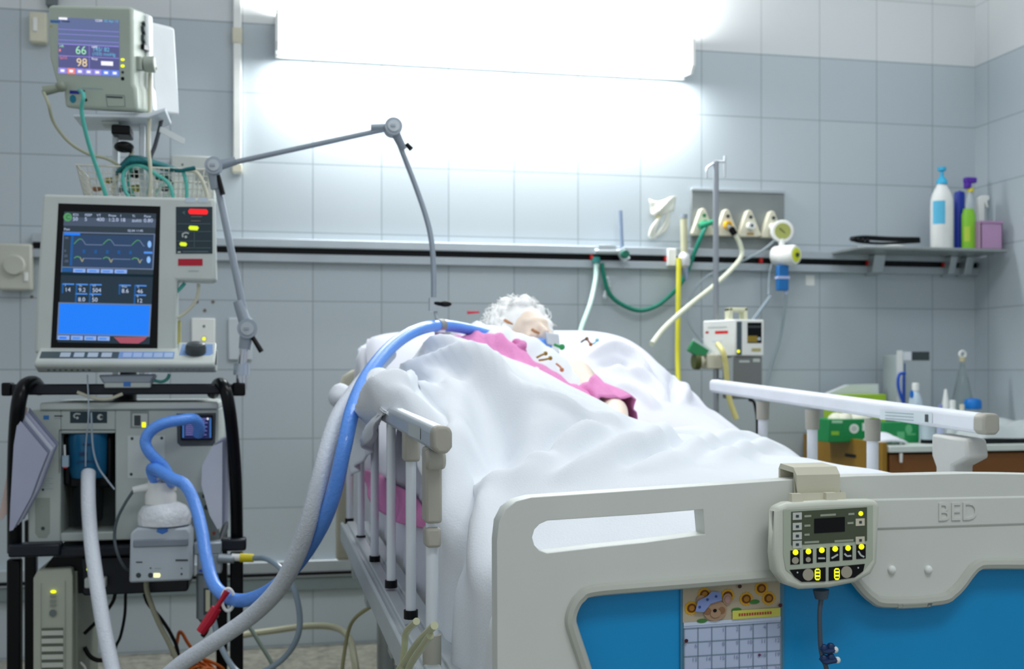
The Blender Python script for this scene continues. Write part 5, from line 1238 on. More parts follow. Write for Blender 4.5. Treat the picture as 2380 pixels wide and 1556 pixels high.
# underside vents
f = YP(YD-.0385)
for k in range(8): f.rect(110+k*13.5, 858, 116+k*13.5, 863, mat('vent_dark', '4f5856', .6)); f.rect(368+k*13.2, 855, 374+k*13.2, 860, mat('vent_dark', '', .6))
f.done('vents', vd)
mb = MB(); mb.prism([W(a, b_, YD+.0) for a, b_ in ((228, 872), (360, 870), (350, 893), (240, 893))], (0, .08, 0)); obj('swivel_mount', mb, mat('mount_silver', 'aab4bf', .35, .3), vd, bevel=.005)
mb = MB(); mb.pbox(242, 890, 350, 902, YD-.01, .05); obj('mount_plate', mb, vlite, vd, bevel=.003)
f = YP(YD-.01); f.rect(287, 888, 304, 899, mat('button_blue', '3c78c4', .4)); f.done('mount_button', vd)
# main screen
fs_ = YP(YD)
scr = em('screen_black', '020408', .0) if False else black
fs_.poly([(136, 473), (373, 480), (366, 811), (118, 809)], scr)
fs_.done('screen_bezel', vd)
g = YP(YD-.0012)
sd = em('screen_slate', '30424e', .55); sd2 = em('screen_teal', '1c3a4a', .5); sw = em('screen_white', 'c4d4f2', .9); sbl = em('screen_blue', '0a78f0', 1.0); sbm = em('screen_mid_blue', '4f94f0', .85)
sgrey = em('screen_grey_blue', '7286a8', .7); sgr = em('screen_green', '5aa868', .7); sp = em('screen_graph', '2c4c74', .6); spk = em('screen_rose', 'b8586c', .7); snv = em('screen_navy', '0f5fa8', .7)
def sq(x, y): return x-(y-480)*.052+0, y+(x-150)*.022     # the screen's own leaning grid
def SP(pts, m, L=0): g.poly([sq(*p) for p in pts], m, L)
def SR(a, b_, c, d, m, L=0): SP([(a, b_), (c, b_), (c, d), (a, d)], m, L)
SR(150, 492, 364, 640, sd); SR(150, 634, 364, 796, sd2); SR(150, 505, 364, 525, em('screen_mist', '52627a', .6), 1)
g.disc(*sq(159, 505), 10, sgr, 2)
def ST_(t, x, y, h, m, L=3, al='LEFT'):
    g.text(t, *sq(x, y), h, m, L, al)
ST_('C', 155, 510, 11, sd, 4)
for k, (t1, t2) in enumerate((('fO2', '50'), ('PEEP', '5'), ('VT', '400'), ('Pmax', '1:2.0'), ('f', '18'), ('Ti', 'auto'), ('Flow', '0.80'))):
    ST_(t1, 171+k*27.5, 502, 6, sw); ST_(t2, 171+k*27.5, 513, 9, sw)
ST_('Paw', 152, 536, 6, sw); ST_('02.04 11:45', 300, 536, 5.5, sw)
SR(150, 539, 364, 541.5, sgrey, 2); SR(150, 620, 364, 623, sgrey, 2); SR(150, 539, 152, 633, sgrey, 2); SR(361, 539, 364, 623, sgrey, 2)
SR(174, 545, 360, 619, sp, 1); SR(153, 541, 190, 547, sbl, 3); SR(169, 545, 175, 618, snv, 2); SR(152, 622, 176, 632, snv, 2)
def SL(pts, w_, m, L=4): g.line([sq(*p) for p in pts], w_, m, L)
for k in range(3):
    x = 181+k*67
    SL([(x-4, 567), (x+2, 560), (x+8, 555), (x+14, 556)], 2, sgr); SL([(x+14, 556), (x+19, 562), (x+23, 568), (x+62 if k < 2 else x+26, 568)], 2, sgrey if k < 3 else sgrey)
    SL([(x-2, 600), (x+4, 596), (x+12, 598)], 2.5, sgr); SL([(x+12, 598), (x+17, 608), (x+20, 600)], 2.5, em('screen_sand', 'a8a888', .7)); SL([(x+20, 600), (x+62 if k < 2 else x+24, 600)], 2, sgrey)
for k in range(5): SR(198+k*27, 580, 204+k*27, 588, snv, 3)
for y in (564, 600): g.disc(*sq(352, y), 4.5, em('screen_sky', '8cc0ff', .9), 4, ry=8)
SR(340, 581, 360, 586, sbm, 4)
for y, t_ in ((552, '40'), (582, '0'), (594, '20'), (606, '-20')): ST_(t_, 155, y+4, 6, sgrey)
for k in range(4): SR(178+k*32, 624, 207+k*32, 633, em('screen_tab', '8fb0f0', .85), 3); SR(183+k*32, 627, 200+k*32, 631, sbm, 4)
for (x, y, t1, t2) in ((158, 664, 'f', '14'), (190, 664, 'Ve', '9.2'), (222, 664, 'VT', '504'), (290, 664, 'Pmn', '8.6'), (326, 664, 'C', '46'), (190, 686, '', '8.0'), (222, 686, 'b', '50'), (326, 686, 'R', '12')):
    SR(x-4, y-5, x, y+18, snv, 2); SR(x-4, y-5, x+24, y-2, sbm, 2); ST_(t1, x+3, y+2, 5, sw); ST_(t2, x+3, y+14, 10, sw)
SR(148, 703, 364, 706, sgrey, 3); SR(148, 703, 151, 790, sgrey, 3); SR(361, 703, 364, 778, sgrey, 3); SR(148, 776, 364, 779, sgrey, 3)
SR(151, 706, 361, 776, sbl, 2)
for k in range(4): SR(150+k*31, 780, 178+k*31, 790, em('screen_tab', '', .8), 3); SR(154+k*31, 783, 171+k*31, 788, sbm if k else sbl, 4)
SP([(280, 781), (358, 779), (350, 788), (338, 795), (296, 795), (288, 788)], spk, 3)
g.done('screen_image', vd)
# alarm panel
f = YP(YD)
f.rect(409, 481, 494, 590, mat('alarm_slate', '22363e', .4)); f.poly([(441, 486), (480, 487), (483, 491), (483, 496), (480, 499), (441, 498), (438, 494), (438, 490)], em('alarm_red', 'ff1010', 1.1), 1)
f.poly([(441, 525), (459, 526), (462, 530), (459, 536), (441, 535), (438, 530)], em('alarm_lime', 'd4ea10', 1.1), 1); f.poly([(420, 563), (432, 564), (435, 568), (432, 573), (420, 572), (417, 568)], em('alarm_lime', '', 1), 1)
gl = mat('grid_grey', '4f666c', .5)
for y in (520, 538, 560, 576): f.rect(412, y, 490, y+1.5, gl, 1)
f.rect(451, 540, 452.5, 578, gl, 1); f.rect(444, 503, 470, 505, mat('engraved', '7a6a68', .5), 1); f.rect(444, 513, 466, 515, mat('engraved', '', .5), 1); f.line([(425, 552), (424, 544), (432, 541), (439, 543)], 3, vlite, 1); f.disc(432, 551, 3, vlite, 1); f.poly([(423, 494), (430, 490), (430, 500)], gl, 1)
f.rect(413, 585, 420, 588, vlite, 1); f.rect(424, 584, 484, 587, gl, 1)
f.done('alarm_panel', vd); f = YP(YD); f.rect(414, 602, 471, 618, red); f.done('name_strip', vd, label='dark red name strip'); f = YP(YD); f.rect(438, 629, 462, 631, mat('print_grey', '', .4)); f.rect(431, 460, 454, 471, mat('tag_pale', 'c4d2de', .4)); f.rect(461, 460, 484, 471, mat('tag_pale', '', .4))
f.done('stickers', vd)

# side cards on the handles
def cards(name, outl, Y, m, label, off=(.002, .004, 0), n=5):
    t = thing(name, label, 'papers', W(outl[0][0], outl[0][1], Y))
    for k in range(n):
        mb = MB(); P = [W(a, b_, Y-.006*k)+Vector((-.006*k, 0, -.006*k)) for a, b_ in outl]; mb.prism(P, (.0, .003, 0)); obj('card', mb, m[k % len(m)], t)
cm1 = mat('card_lilac', 'a9aec4', .5); cm2 = mat('card_pale', 'c9cfdc', .5); cm3 = mat('card_slate', '7f869c', .5)
cards('patient_notes', [(68, 948), (136, 1030), (116, 1080), (98, 1130), (56, 1208), (48, 1210), (50, 1150), (58, 1010)], YV-.06, [cm3, cm1, cm2], 'fanned grey notes hanging inside the left cart handle')
cards('patient_notes', [(535, 1010), (512, 1020), (488, 1065), (486, 1110), (505, 1180), (524, 1214), (534, 1205)], YV-.03, [cm2, cm1, cm3], 'folded notes hanging inside the right cart handle', n=4)
cards('paper_sheet', [(52, 945), (64, 948), (50, 1080), (38, 1120)], YV-.05, [mat('sheet_peach', 'd9c0a4', .6)], 'narrow peach sheet behind the left cart handle', n=1)
cards('paper_sheet', [(18, 1095), (26, 1085), (24, 1180), (4, 1210), (-2, 1200)], YV+.02, [mat('sheet_rose', 'ddc4bb', .6)], 'rosy paper edge at the far left of the cart', n=1)

# humidifier
YH = YV-.12
hm = thing('humidifier', 'grey humidifier with a clear water chamber hung on the cart front', 'humidifier', W(372, 1356, YH))
mb = MB(); mb.prism([W(a, b_, YH) for a, b_ in ((303, 1240), (318, 1228), (436, 1228), (444, 1240), (445, 1350), (300, 1356))], (0, .10, 0)); obj('base_unit', mb, mat('humidifier_grey', 'bac4cb', .42), hm, bevel=.005)
mb = MB(); mb.pbox(309, 1254, 437, 1272, YH-.004, .02); obj('front_lip', mb, mat('lip_grey', '86909a', .4), hm, bevel=.003)
f = YP(YH); f.disc(322, 1338, 6, vdark); f.disc(350, 1338, 6, vdark); f.poly([(357, 1333), (371, 1333), (373, 1338), (371, 1343), (357, 1343)], mat('lamp_pale_yellow', 'f2f0a8', .4, emit=.8)); f.rect(316, 1306, 331, 1309, vdark); f.rect(408, 1301, 437, 1305, vdark); f.disc(422, 1335, 2.5, vdark); f.disc(422, 1322, 1.5, vdark); f.rect(348, 1320, 352, 1323, vdark); f.rect(360, 1321, 374, 1323, mat('print_grey', '', .4)); f.done('front_marks', hm)
c = W(382, 1236, YH+.05)
mb = MB(); mb.lathe([(0, 0), (.050, 0), (.052, .008), (.050, .014), (0, .014)], c, 28); obj('chamber_base', mb, mat('chamber_blue', '3a78c8', .3), hm, label='blue chamber base')
mb = MB(); mb.lathe([(.046, .014), (.060, .018), (.062, .034), (.058, .048), (.050, .060), (.034, .068), (0, .07)], c, 28); obj('chamber', mb, mat('chamber_frosted', 'f0f5f8', .25, trans=.1, bump=.4, bs=90), hm)
mb = MB(); cc_ = c+Vector((-.008, 0, .066)); mb.lathe([(0, 0), (.036, 0), (.036, .02), (.030, .035), (.030, .05), (0, .052)], cc_, 20)
a1 = cc_+Vector((-.0, 0, .045)); mb.cyl(a1, a1+Vector((-.062, -.005, -.012)), .011, .008, 12); mb.cyl(cc_+Vector((.020, 0, .03)), cc_+Vector((.020, 0, .068)), .016, .016, 14); mb.cyl(cc_+Vector((-.012, 0, .03)), cc_+Vector((-.012, -.01, .066)), .016, .016, 14)
obj('chamber_ports', mb, white, hm, smooth=40)
hose('temperature_probe_lead', [a1+Vector((-.06, -.005, -.012)), W(290, 1172, YH+.03), W(272, 1210, YH+.03), W(266, 1250, YH+.03), W(274, 1290, YH+.02), W(290, 1320, YH+.03), W(303, 1328, YH+.06)], .0035, mat('lead_grey', '4a555a', .5), 'thin dark probe lead curling left of the humidifier', 'cable')
hb_ = cc_+Vector((.020, 0, .055)); ha = cc_+Vector((-.012, -.01, .055))
# blue hoses: corrugated
def corr(name, pts, r, m, label, pitch=.0045, seg=14):
    P = crv(pts, 24); L_ = [0]
    for a, b_ in zip(P, P[1:]): L_.append(L_[-1]+(b_-a).length)
    n = max(8, int(L_[-1]/pitch*2)); out = []; j = 0
    for k in range(n+1):
        d = L_[-1]*k/n
        while j < len(L_)-2 and L_[j+1] < d: j += 1
        t = (d-L_[j])/max(1e-9, L_[j+1]-L_[j]); out.append(P[j].lerp(P[j+1], min(1, t)))
    mb = MB(); mb.tube(out, [r*(1.0 if k % 2 else .93) for k in range(n+1)], seg); return obj(name, mb, m, None, label, 'hose', smooth=180)
corr('breathing_hose', [W(461, 1010, YV-.018), W(463, 992, YV-.045), W(450, 975, YV-.07), W(420, 977, YV-.09), (W(380, 985, YV-.10)), W(350, 1003, YV-.10), W(338, 1028, YV-.10), W(350, 1055, YV-.10), W(380, 1085, YV-.09), W(398, 1120, YH+.03), hb_+Vector((0, 0, .0))], .0138, hoseb, 'short blue hose from the small display to the humidifier')
corr('breathing_hose', [ha, ha+Vector((-.004, -.015, .030)), W(400, 1113, YH-.05), W(430, 1128, YH-.07), W(452, 1170, YH-.09), W(468, 1230, YH-.13), W(480, 1300, YH-.18), W(498, 1360, YH-.24), W(535, 1392, YH-.30), W(580, 1394, YH-.38), W(635, 1368, 2.28), W(690, 1312, 2.18), W(742, 1232, 2.08), W(775, 1150, 2.03), W(800, 1040, 2.02), W(822, 945, 2.08), W(858, 868, 2.22), W(910, 806, 2.42), W(965, 770, 2.60), W(1022, 757, 2.76), W(1080, 764, 2.82), W(1135, 778, 2.86), W(1170, 792, 2.90), hp_(0, .105, -.068)], .0142, hoseb, 'long blue breathing hose looping from the humidifier up to the patient')
corr('return_hose', [W(206, 1098, YV-.012), W(205, 1120, YV-.03), W(206, 1180, YV-.06), W(212, 1260, YV-.10), W(224, 1350, YV-.16), W(238, 1440, YV-.22), W(256, 1530, YV-.27), W(275, 1600, YV-.32), W(315, 1632, YV-.38), W(360, 1598, YV-.44), W(420, 1545, YV-.48), W(500, 1492, YV-.53), W(590, 1428, 2.26), W(650, 1365, 2.17), W(690, 1290, 2.10), W(718, 1210, 2.06), W(742, 1120, 2.05), W(762, 1040, 2.08), W(784, 975, 2.14), W(815, 925, 2.24), W(850, 880, 2.36), W(905, 822, 2.52)], .0168, hosew, 'pale translucent return hose sweeping below the blue hose')
# red clamp joining the hoses
rc = thing('hose_clamp', 'dark red hose clip with white strap at the hose junction', 'clip', W(500, 1420, 2.42)); Y = 2.43
mb = MB(); mb.tube([W(528, 1375, Y-.02), W(512, 1400, Y-.02), W(500, 1420, Y-.02)], [.007, .005, .006], 10); mb.tube([W(503, 1414, Y-.02), W(488, 1440, Y-.02), W(466, 1470, Y-.02)], [.011, .012, .010], 10); obj('clip_arm', mb, red, rc)
mb = MB(); P = [W(530+14*math.cos(a), 1395+26*math.sin(a), Y-.018) for a in [2*math.pi*k/24 for k in range(25)]]; mb.tube(P, .0035, 8); obj('strap', mb, white, rc)

# support arm
Ya = YV-.02
ar = thing('support_arm', 'long grey jointed support arm holding the blue hose above the bed', 'support arm', W(565, 893, Ya))
J = [W(563, 893, Ya), W(575, 765, Ya), W(497, 388, Ya), W(913, 297, Ya-.02), W(1008, 700, 2.78)]
mb = MB(); mb.cyl(W(561, 905, Ya), W(562, 850, Ya), .013, .013, 16); mb.cyl(W(562, 872, Ya), W(562, 846, Ya), .020, .020, 16, 1); mb.cyl(W(562, 850, Ya), W(570, 795, Ya), .011, .011, 16); obj('mounting_post', mb, [chrome, mat('post_silver', 'b9c4cf', .25, .6)], ar)
mb = MB(); mb.cyl(W(568, 812, Ya), J[1], .014, .017, 16); mb.cyl(J[1], W(553, 700, Ya), .016, .0125, 16); mb.cyl(J[1], J[2], .0088, .0088, 16); mb.cyl(J[2], W(502, 440, Ya), .017, .0125, 16); obj('lower_arm', mb, greym, ar)
ga = greym
mb = MB(); mb.cyl(J[2], W(548, 374, Ya), .014, .010, 16); mb.cyl(J[2], J[3], .0065, .0065, 16); mb.cyl(W(862, 297, Ya-.018), J[3], .009, .011, 16); obj('upper_arm', mb, mat('arm_grey', '8f9aa4', .4, .25), ar)
P = [J[3], W(932, 345, 2.83), W(965, 430, 2.82), W(992, 510, 2.81), W(1004, 570, 2.80), W(1008, 640, 2.79), J[4]]
mb = MB(); mb.tube(crv(P, 6), .0068, 12); mb.cyl(J[3], W(938, 348, 2.83), .013, .0095, 14); obj('drop_arm', mb, mat('arm_grey', '', .4), ar)
for c, r in ((J[1], .024), (J[2], .021), (J[3], .022)):
    mb = MB(); mb.cyl(c-Vector((0, .022, 0)), c+Vector((0, .022, 0)), r, r, 26); mb.cyl(c-Vector((0, .026, 0)), c-Vector((0, .02, 0)), r*.66, r*.66, 20, 1); mb.box(c.x-.008, c.x+.004, c.y-.03, c.y-.024, c.z-.003, c.z+.003); obj('joint', mb, [mat('joint_grey', 'a2acb6', .35, .3), alu], ar)
for a, b_, q in (((586, 782), (608, 818), Ya), ((507, 408), (518, 452), Ya), ((945, 335), (956, 347), 2.82)):
    mb = MB(); mb.tube([W(*a, q-.01), W(*b_, q-.014)], [.0055, .0065], 10); obj('clamp_lever', mb, black, ar)
c = J[4]
mb = MB(); mb.box(c.x-.011, c.x+.011, c.y-.01, c.y+.01, c.z-.026, c.z+.008); mb.cyl(W(1012, 725, 2.78), W(1018, 752, 2.77), .005, .005, 10); mb.cyl(W(1010, 705, 2.775), W(1024, 707, 2.77), .006, .005, 10, 1); mb.ball(W(1035, 707, 2.77), (.016, .006, .0075), 12, 1)
obj('hose_fork', mb, [alu, black], ar)
mb = MB(); h0 = W(1021, 757, 2.76); ax_ = (W(1080, 764, 2.82)-W(965, 770, 2.60)).normalized()
for k, m_ in enumerate((0, 1, 0)): pass
mb.cyl(h0-ax_*.014, h0+ax_*.014, .0162, .0162, 18); mb.box(h0.x-.011, h0.x+.011, h0.y-.019, h0.y+.004, h0.z-.030, h0.z-.008, 1); mb.box(h0.x-.012, h0.x+.012, h0.y-.020, h0.y+.004, h0.z-.018, h0.z-.012, 2)
obj('hose_clip', mb, [mat('clip_grey', '8c8f88', .5), mat('clip_mauve', 'b86a90', .5), paper], ar)

# gas block on the right of the ventilator
gb = thing('air_regulator', 'metal air regulator with glass water trap right of the humidifier', 'regulator', W(480, 1450, YV-.05)); Y = YV-.06
mb = MB(); mb.pbox(450, 1262, 515, 1290, Y, .05); mb.pbox(458, 1288, 515, 1335, Y+.002, .045); mb.cyl(W(505, 1298, Y), W(545, 1300, Y), .011, .011, 14); obj('block', mb, mat('block_silver', '9aa5ac', .35, .4), gb, bevel=.003)
mb = MB(); mb.cyl(W(482, 1335, Y+.02), W(482, 1436, Y+.02), .026, .026, 22); mb.cyl(W(482, 1436, Y+.02), W(482, 1450, Y+.02), .024, .014, 22); obj('bowl', mb, mat('bowl_grey', '7f898e', .3, .3), gb)
f = YP(Y-.007); f.rect(473, 1368, 493, 1430, vdark); f.rect(478, 1372, 488, 1422, mat('sight_glass', 'c3c4a8', .4), 1); f.done('sight_window', gb); f = YP(Y-.007); f.rect(462, 1325, 476, 1331, mat('label_royal', '274fb4', .5)); f.done('blue_label', gb)
f = YP(YV-.001); f.rect(449, 1150, 493, 1255, mat('blender_sage', '929c92', .5)); f.disc(482, 1166, 5, red, 1); f.rect(470, 1150, 492, 1158, vdark, 1); f.disc(480, 1180, 6, vdark, 1); f.disc(497, 1240, 4, mat('dot_orange', 'b4553c', .5), 1); f.disc(450, 1205, 4, vdark, 1); f.rect(455, 1210, 464, 1240, vlite, 1); f.done('side_panel_marks', vb)
mb = MB(); mb.cyl(W(538, 1296, Y), W(562, 1297, Y), .009, .009, 14, 1); mb.cyl(W(558, 1297, Y-.002), W(590, 1298, Y-.004), .0108, .0100, 14); obj('yellow_connector', mb, [mat('collar_yellow', 'e0cf18', .4), white], None, 'yellow and white tube connector beside the right cart leg', 'connector')
hose('drain_tube', [W(588, 1298, Y-.004), W(620, 1300, Y-.06), W(655, 1325, Y-.12), W(685, 1375, Y-.15), W(697, 1440, Y-.16), W(688, 1490, Y-.16), W(655, 1535, Y-.14), W(600, 1566, Y-.12), W(550, 1560, Y-.08), W(512, 1500, Y-.02), W(496, 1440, Y+.0)], .0068, mat('tube_smoke', '9fb2bf', .2, trans=.25), 'smoky clear tube making a big loop beside the cart leg', 'tube')
hose('air_hose', [W(470, 1500, 3.2), W(560, 1478, 3.3), W(640, 1466, 3.35), W(720, 1456, 3.35), W(780, 1460, 3.3), W(812, 1485, 3.2), W(825, 1540, 3.05), W(835, 1640, 2.95)], .0095, mat('hose_cream', 'cfcfae', .4), 'thick cream hose arching above the floor behind the cart', 'hose')
hose('thin_tube', [W(575, 1450, 3.0), W(600, 1490, 3.0), W(640, 1560, 3.0), W(660, 1640, 3.0)], .0055, mat('tube_sage', 'a3b5a8', .4), 'thin sage tube running down to the floor behind the return hose', 'tube')
hose('thin_tube', [W(862, 1410, 2.7), W(825, 1438, 2.75), W(808, 1475, 2.8), W(795, 1560, 2.8), W(790, 1640, 2.8)], .0045, mat('tube_straw', 'aaa77a', .4), 'thin straw tube hanging under the left bed channel', 'tube')
for k, (p, lb__) in enumerate((([(1010, 1455), (975, 1490), (940, 1540), (900, 1600)], 'straw tube lying lowest across the left bed channel'), ([(1000, 1478), (985, 1500), (955, 1545), (935, 1600)], 'straw tube nearest the blanket on the left bed channel'), ([(968, 1445), (945, 1470), (940, 1505), (935, 1560)], 'thin straw tube looping beside the last rail post'))):
    hose('drain_tube', [Vector((*bed(-.545, BW(a, b_, -.545)[0], 0).xy, BW(a, b_, -.545)[1])) for a, b_ in p], .0045, mat('tube_straw2', 'c3c6a2', .35), lb__, 'tube')

# black box, UPS and cables under the ventilator
bb = thing('power_box', 'flat black box mounted under the cart shelf', 'power box', W(320, 1386, YV))
mb = MB(); mb.prism([W(a, b_, YV) for a, b_ in ((190, 1297), (440, 1290), (438, 1372), (432, 1376), (196, 1386), (190, 1380))], (0, .2, 0)); obj('case', mb, navy, bb, bevel=.004)
f = YP(YV); f.disc(206, 1324, 5, yled); f.done('indicator_lamp', bb)
mb = MB(); mb.pbox(196, 1345, 246, 1368, YV-.03, .028); obj('hose_bracket', mb, vlite, bb, bevel=.003)
YU = YV-.02
up = thing('backup_battery', 'sage grey tower battery unit with vent slots on the bottom shelf', 'battery unit', (W(128, 1500, YU).x, YU+.15, .136))
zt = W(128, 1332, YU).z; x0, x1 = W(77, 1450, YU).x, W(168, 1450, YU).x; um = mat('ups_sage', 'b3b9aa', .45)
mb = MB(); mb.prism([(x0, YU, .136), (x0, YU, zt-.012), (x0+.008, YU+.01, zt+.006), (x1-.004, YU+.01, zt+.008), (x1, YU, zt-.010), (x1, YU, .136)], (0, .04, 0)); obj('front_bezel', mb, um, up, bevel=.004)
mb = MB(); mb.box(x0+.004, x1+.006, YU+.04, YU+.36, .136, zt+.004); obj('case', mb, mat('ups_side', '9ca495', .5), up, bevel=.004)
f = YP(YU); f.disc(124, 1376, 7, yled, ry=4); 
for y in (1384, 1395, 1405): f.rect(116, y, 131, y+5, mat('ups_mark', '8c948a', .5))
f.disc(123, 1426, 8.5, mat('ups_button', '6c7574', .45)); f.line([(96, 1356), (96, 1620)], 1.5, mat('ups_mark', '', .5)); f.line([(152, 1350), (152, 1620)], 1.5, mat('ups_mark', '', .5))
for k in range(11): y = 1461+k*18.6; f.rect(97, y, 147, y+6, mat('slot_dark', '5d6458', .6), sl=-.02); f.rect(97, y+6, 147, y+17, mat('slat_light', 'c6cbc0', .45), sl=-.02)
f.done('vent_slots', up)
mb = MB(); mb.prism([W(a, b_, YV+.02) for a, b_ in ((96, 1330), (122, 1296), (196, 1296), (196, 1380), (182, 1380), (180, 1328))], (0, .2, 0)); obj('black_bag', mb, black, None, 'black cloth bag tucked between the battery unit and the cart shelf', 'bag')
def cab(pts, r, m, label, Y): return hose('power_cable', [W(a, b_, Y) for a, b_ in pts], r, m, label, 'cable')
cab([(268, 1380), (262, 1400), (240, 1430), (196, 1474)], .0045, black, 'black cable slanting left below the power box', YV+.06)
cab([(292, 1380), (290, 1430), (280, 1480), (268, 1508), (262, 1560), (260, 1640)], .0038, black, 'black cable dropping from the middle of the power box', YV+.08)
cab([(196, 1505), (208, 1525), (225, 1535), (244, 1536), (262, 1545), (280, 1600)], .0055, black, 'thick black cable curling at the battery unit base', YV+.10)
cab([(335, 1380), (345, 1405), (375, 1440), (400, 1480), (414, 1520), (418, 1600)], .0045, black, 'black cable falling right of the humidifier lead', YV+.10)
cab([(340, 1352), (342, 1375), (355, 1415), (372, 1455), (395, 1500), (412, 1545), (418, 1620)], .0062, mat('cable_khaki', '9c9c86', .5), 'khaki cable hanging from the humidifier', YV-.04)
cab([(187, 1540), (200, 1560), (205, 1620)], .003, white, 'thin white cable beside the battery unit', YV+.04)
cab([(484, 1455), (478, 1470), (470, 1480)], .006, black, 'short black plug end under the red clip', YV-.03)
oc = []
mb = MB(); rnd = random.Random(5)
P = [W(400, 1526, 3.1), W(410, 1500, 3.1), W(416, 1472, 3.1), W(424, 1474, 3.1), W(446, 1508, 3.1)]
for k in range(26):
    a = k*1.9; P.append(W(470+55*math.cos(a)*rnd.uniform(.3, 1), 1560+22*math.sin(a*1.3)+rnd.uniform(-12, 25), 3.1+rnd.uniform(-.05, .05)))
P += [W(478, 1520, 3.08), W(488, 1480, 3.08)]
mb.tube(crv(P, 6), .0045, 8); obj('extension_cord', mb, orange, None, 'tangled orange cord behind the pale hose near the floor', 'cord')
hose('white_cable', [W(180, 912, YV-.03), W(215, 925, YV-.035), W(250, 928, YV-.035), W(285, 916, YV-.03)], .004, ivory, 'ivory cable sagging below the top bar of the cart', 'cable')
hose('sampling_line', [W(203, 872, YV-.04), W(206, 960, YV-.05), W(200, 1030, YV-.02), W(199, 1085, YV-.01)], .0016, mat('line_clear', 'b4c4d0', .3), 'thin clear line hanging straight in front of the ventilator', 'line')
hose('sampling_line', [W(212, 960, YV-.05), W(216, 1040, YV-.02), W(228, 1085, YV-.01), W(248, 1115, YV-.01), W(266, 1138, YV-.004)], .0022, mat('line_clear', '', .3), 'thin clear line curving right across the blue canister', 'line')
hose('patient_cable', [W(462, 660, YD+.03), W(460, 685, YD+.03), W(448, 710, YD+.03), W(425, 732, YD+.03), W(405, 742, YD+.03)], .0042, ivory, 'ivory cable curling below the alarm panel', 'cable')
hose('patient_cable', [W(430, 658, YD+.03), W(418, 672, YD+.03), W(405, 682, YD+.03)], .0045, teal, 'short teal cable end below the alarm panel', 'cable')
hose('patient_cable', [W(358, 885, YD+.02), W(375, 888, YD+.02), W(388, 882, YD+.02), W(394, 870, YD+.02)], .004, teal, 'teal cable bit beside the swivel mount', 'cable')
mb = MB(); mb.pbox(409, 745, 420, 800, YD+.05, .01); obj('yellow_strip', mb, mat('strip_ochre', 'c9c07a', .5), None, 'narrow ochre strip behind the right edge of the ventilator screen', 'strip')

# ------------------------------------------------------------ patient monitor on its stand
YM = 2.98
st = thing('monitor_stand', 'pale stand with black knobs under the patient monitor', 'stand', (W(300, 450, YM).x, YM, 1.0))
mb = MB(); xa, xb = W(262, 400, YM).x, W(338, 400, YM).x
mb.box(xa, xa+.014, YM-.01, YM+.03, .98, W(265, 270, YM).z); mb.box(xb-.014, xb, YM-.01, YM+.03, .98, W(330, 262, YM).z); obj('upright', mb, mat('stand_white', 'd4dbe0', .35, .2), st, bevel=.002)
mb = MB(); mb.tube([(xb+.0, YM+.02, .98), (xb, YM+.02, W(330, 270, YM).z)], .011, 12); obj('column', mb, mat('stand_white', '', .4), st)
mb = MB(); mb.pbox(258, 290, 302, 312, YM-.05, .08); obj('clamp_knob', mb, black, st, bevel=.004)
mb = MB(); mb.ball(W(288, 342, YM-.04), (.024, .02, .014), 14); mb.cyl(W(275, 338, YM-.05), W(308, 348, YM-.05), .010, .010, 12); obj('clamp_knob', mb, black, st)
mb = MB(); mb.prism([W(a, b_, YM-.08) for a, b_ in ((170, 266), (345, 262), (385, 250), (384, 258), (345, 274), (170, 272))], (0, .16, 0)); obj('tray', mb, mat('tray_pale', 'd8dfe4', .35, .2), st, bevel=.002)
mb = MB(); mb.pbox(236, 282, 275, 288, YM-.04, .06); obj('lower_tray', mb, vlite, st)
# monitor
T = Matrix.Translation(W(210, 138, YM-.10)) @ Matrix.Rotation(R_(-15), 4, 'Z') @ Matrix.Rotation(R_(9), 4, 'X') @ Matrix.Rotation(R_(3.5), 4, 'Y')
mo = thing('patient_monitor', 'tilted patient monitor with coloured vital signs on top of the stand', 'monitor', W(230, 262, YM))
def MBT(): m_ = MB(); m_.T = T; return m_
k_ = 1/W(214, 150, YM-.10).y; sc_ = (W(314, 150, YM-.10)-W(214, 150, YM-.10)).length/100
u_ = sc_
mb = MBT(); w2, h2 = 104*u_, 126*u_
frp = [(-w2, h2*.93), (-w2*.96, h2*.98), (w2*.95, h2*1.02), (w2, h2*.97), (w2*1.02, -h2*.42), (w2*1.08, -h2*.5), (w2*1.12, -h2*.93), (-w2*.62, -h2*.93), (-w2*.66, -h2*.55), (-w2*.82, -h2*.5), (-w2*.98, 0)]
mb.prism([(a, 0, b_) for a, b_ in frp], (0, .085, 0)); obj('front_case', mb, mat('monitor_sage', 'b4bfb2', .45), mo, bevel=.008, seg=3)
mb = MBT(); mb.prism([(a*.98+(.01 if a > 0 else 0), .08, b_*.97) for a, b_ in frp], (.0, .035, 0)); obj('rear_case', mb, mat('monitor_white', 'e6ebec', .4), mo, bevel=.006)
mb = MBT(); mb.prism([(-w2*.7, .115, h2*.85), (w2*.98, .115, h2*.88), (w2*1.12, .115, -h2*.90), (-w2*.5, .115, -h2*.85)], (.03, .10, 0)); obj('battery_case', mb, mat('monitor_white', '', .4), mo, bevel=.008)
f = Flat(lambda a, b_: T @ Vector((a*u_, 0, -b_*u_)), (T.to_3x3() @ Vector((0, -1, 0))))
Sx = lambda x: x-214+0; Sy = lambda y: y-150
msl = em('monitor_slate', '6b7aa8', .75); mpl = em('monitor_plum', '5f6298', .75); mgn = em('monitor_green', 'a8f0b8', .95); mam = em('monitor_amber', 'f6dda4', .95); mcy = em('monitor_cyan', '6cc4e8', .9); mwh = em('monitor_white_px', 'f4f4ff', 1); mrd = em('monitor_red', 'f08a8a', .9); mlv = em('monitor_lavender', '9a90e8', .9)
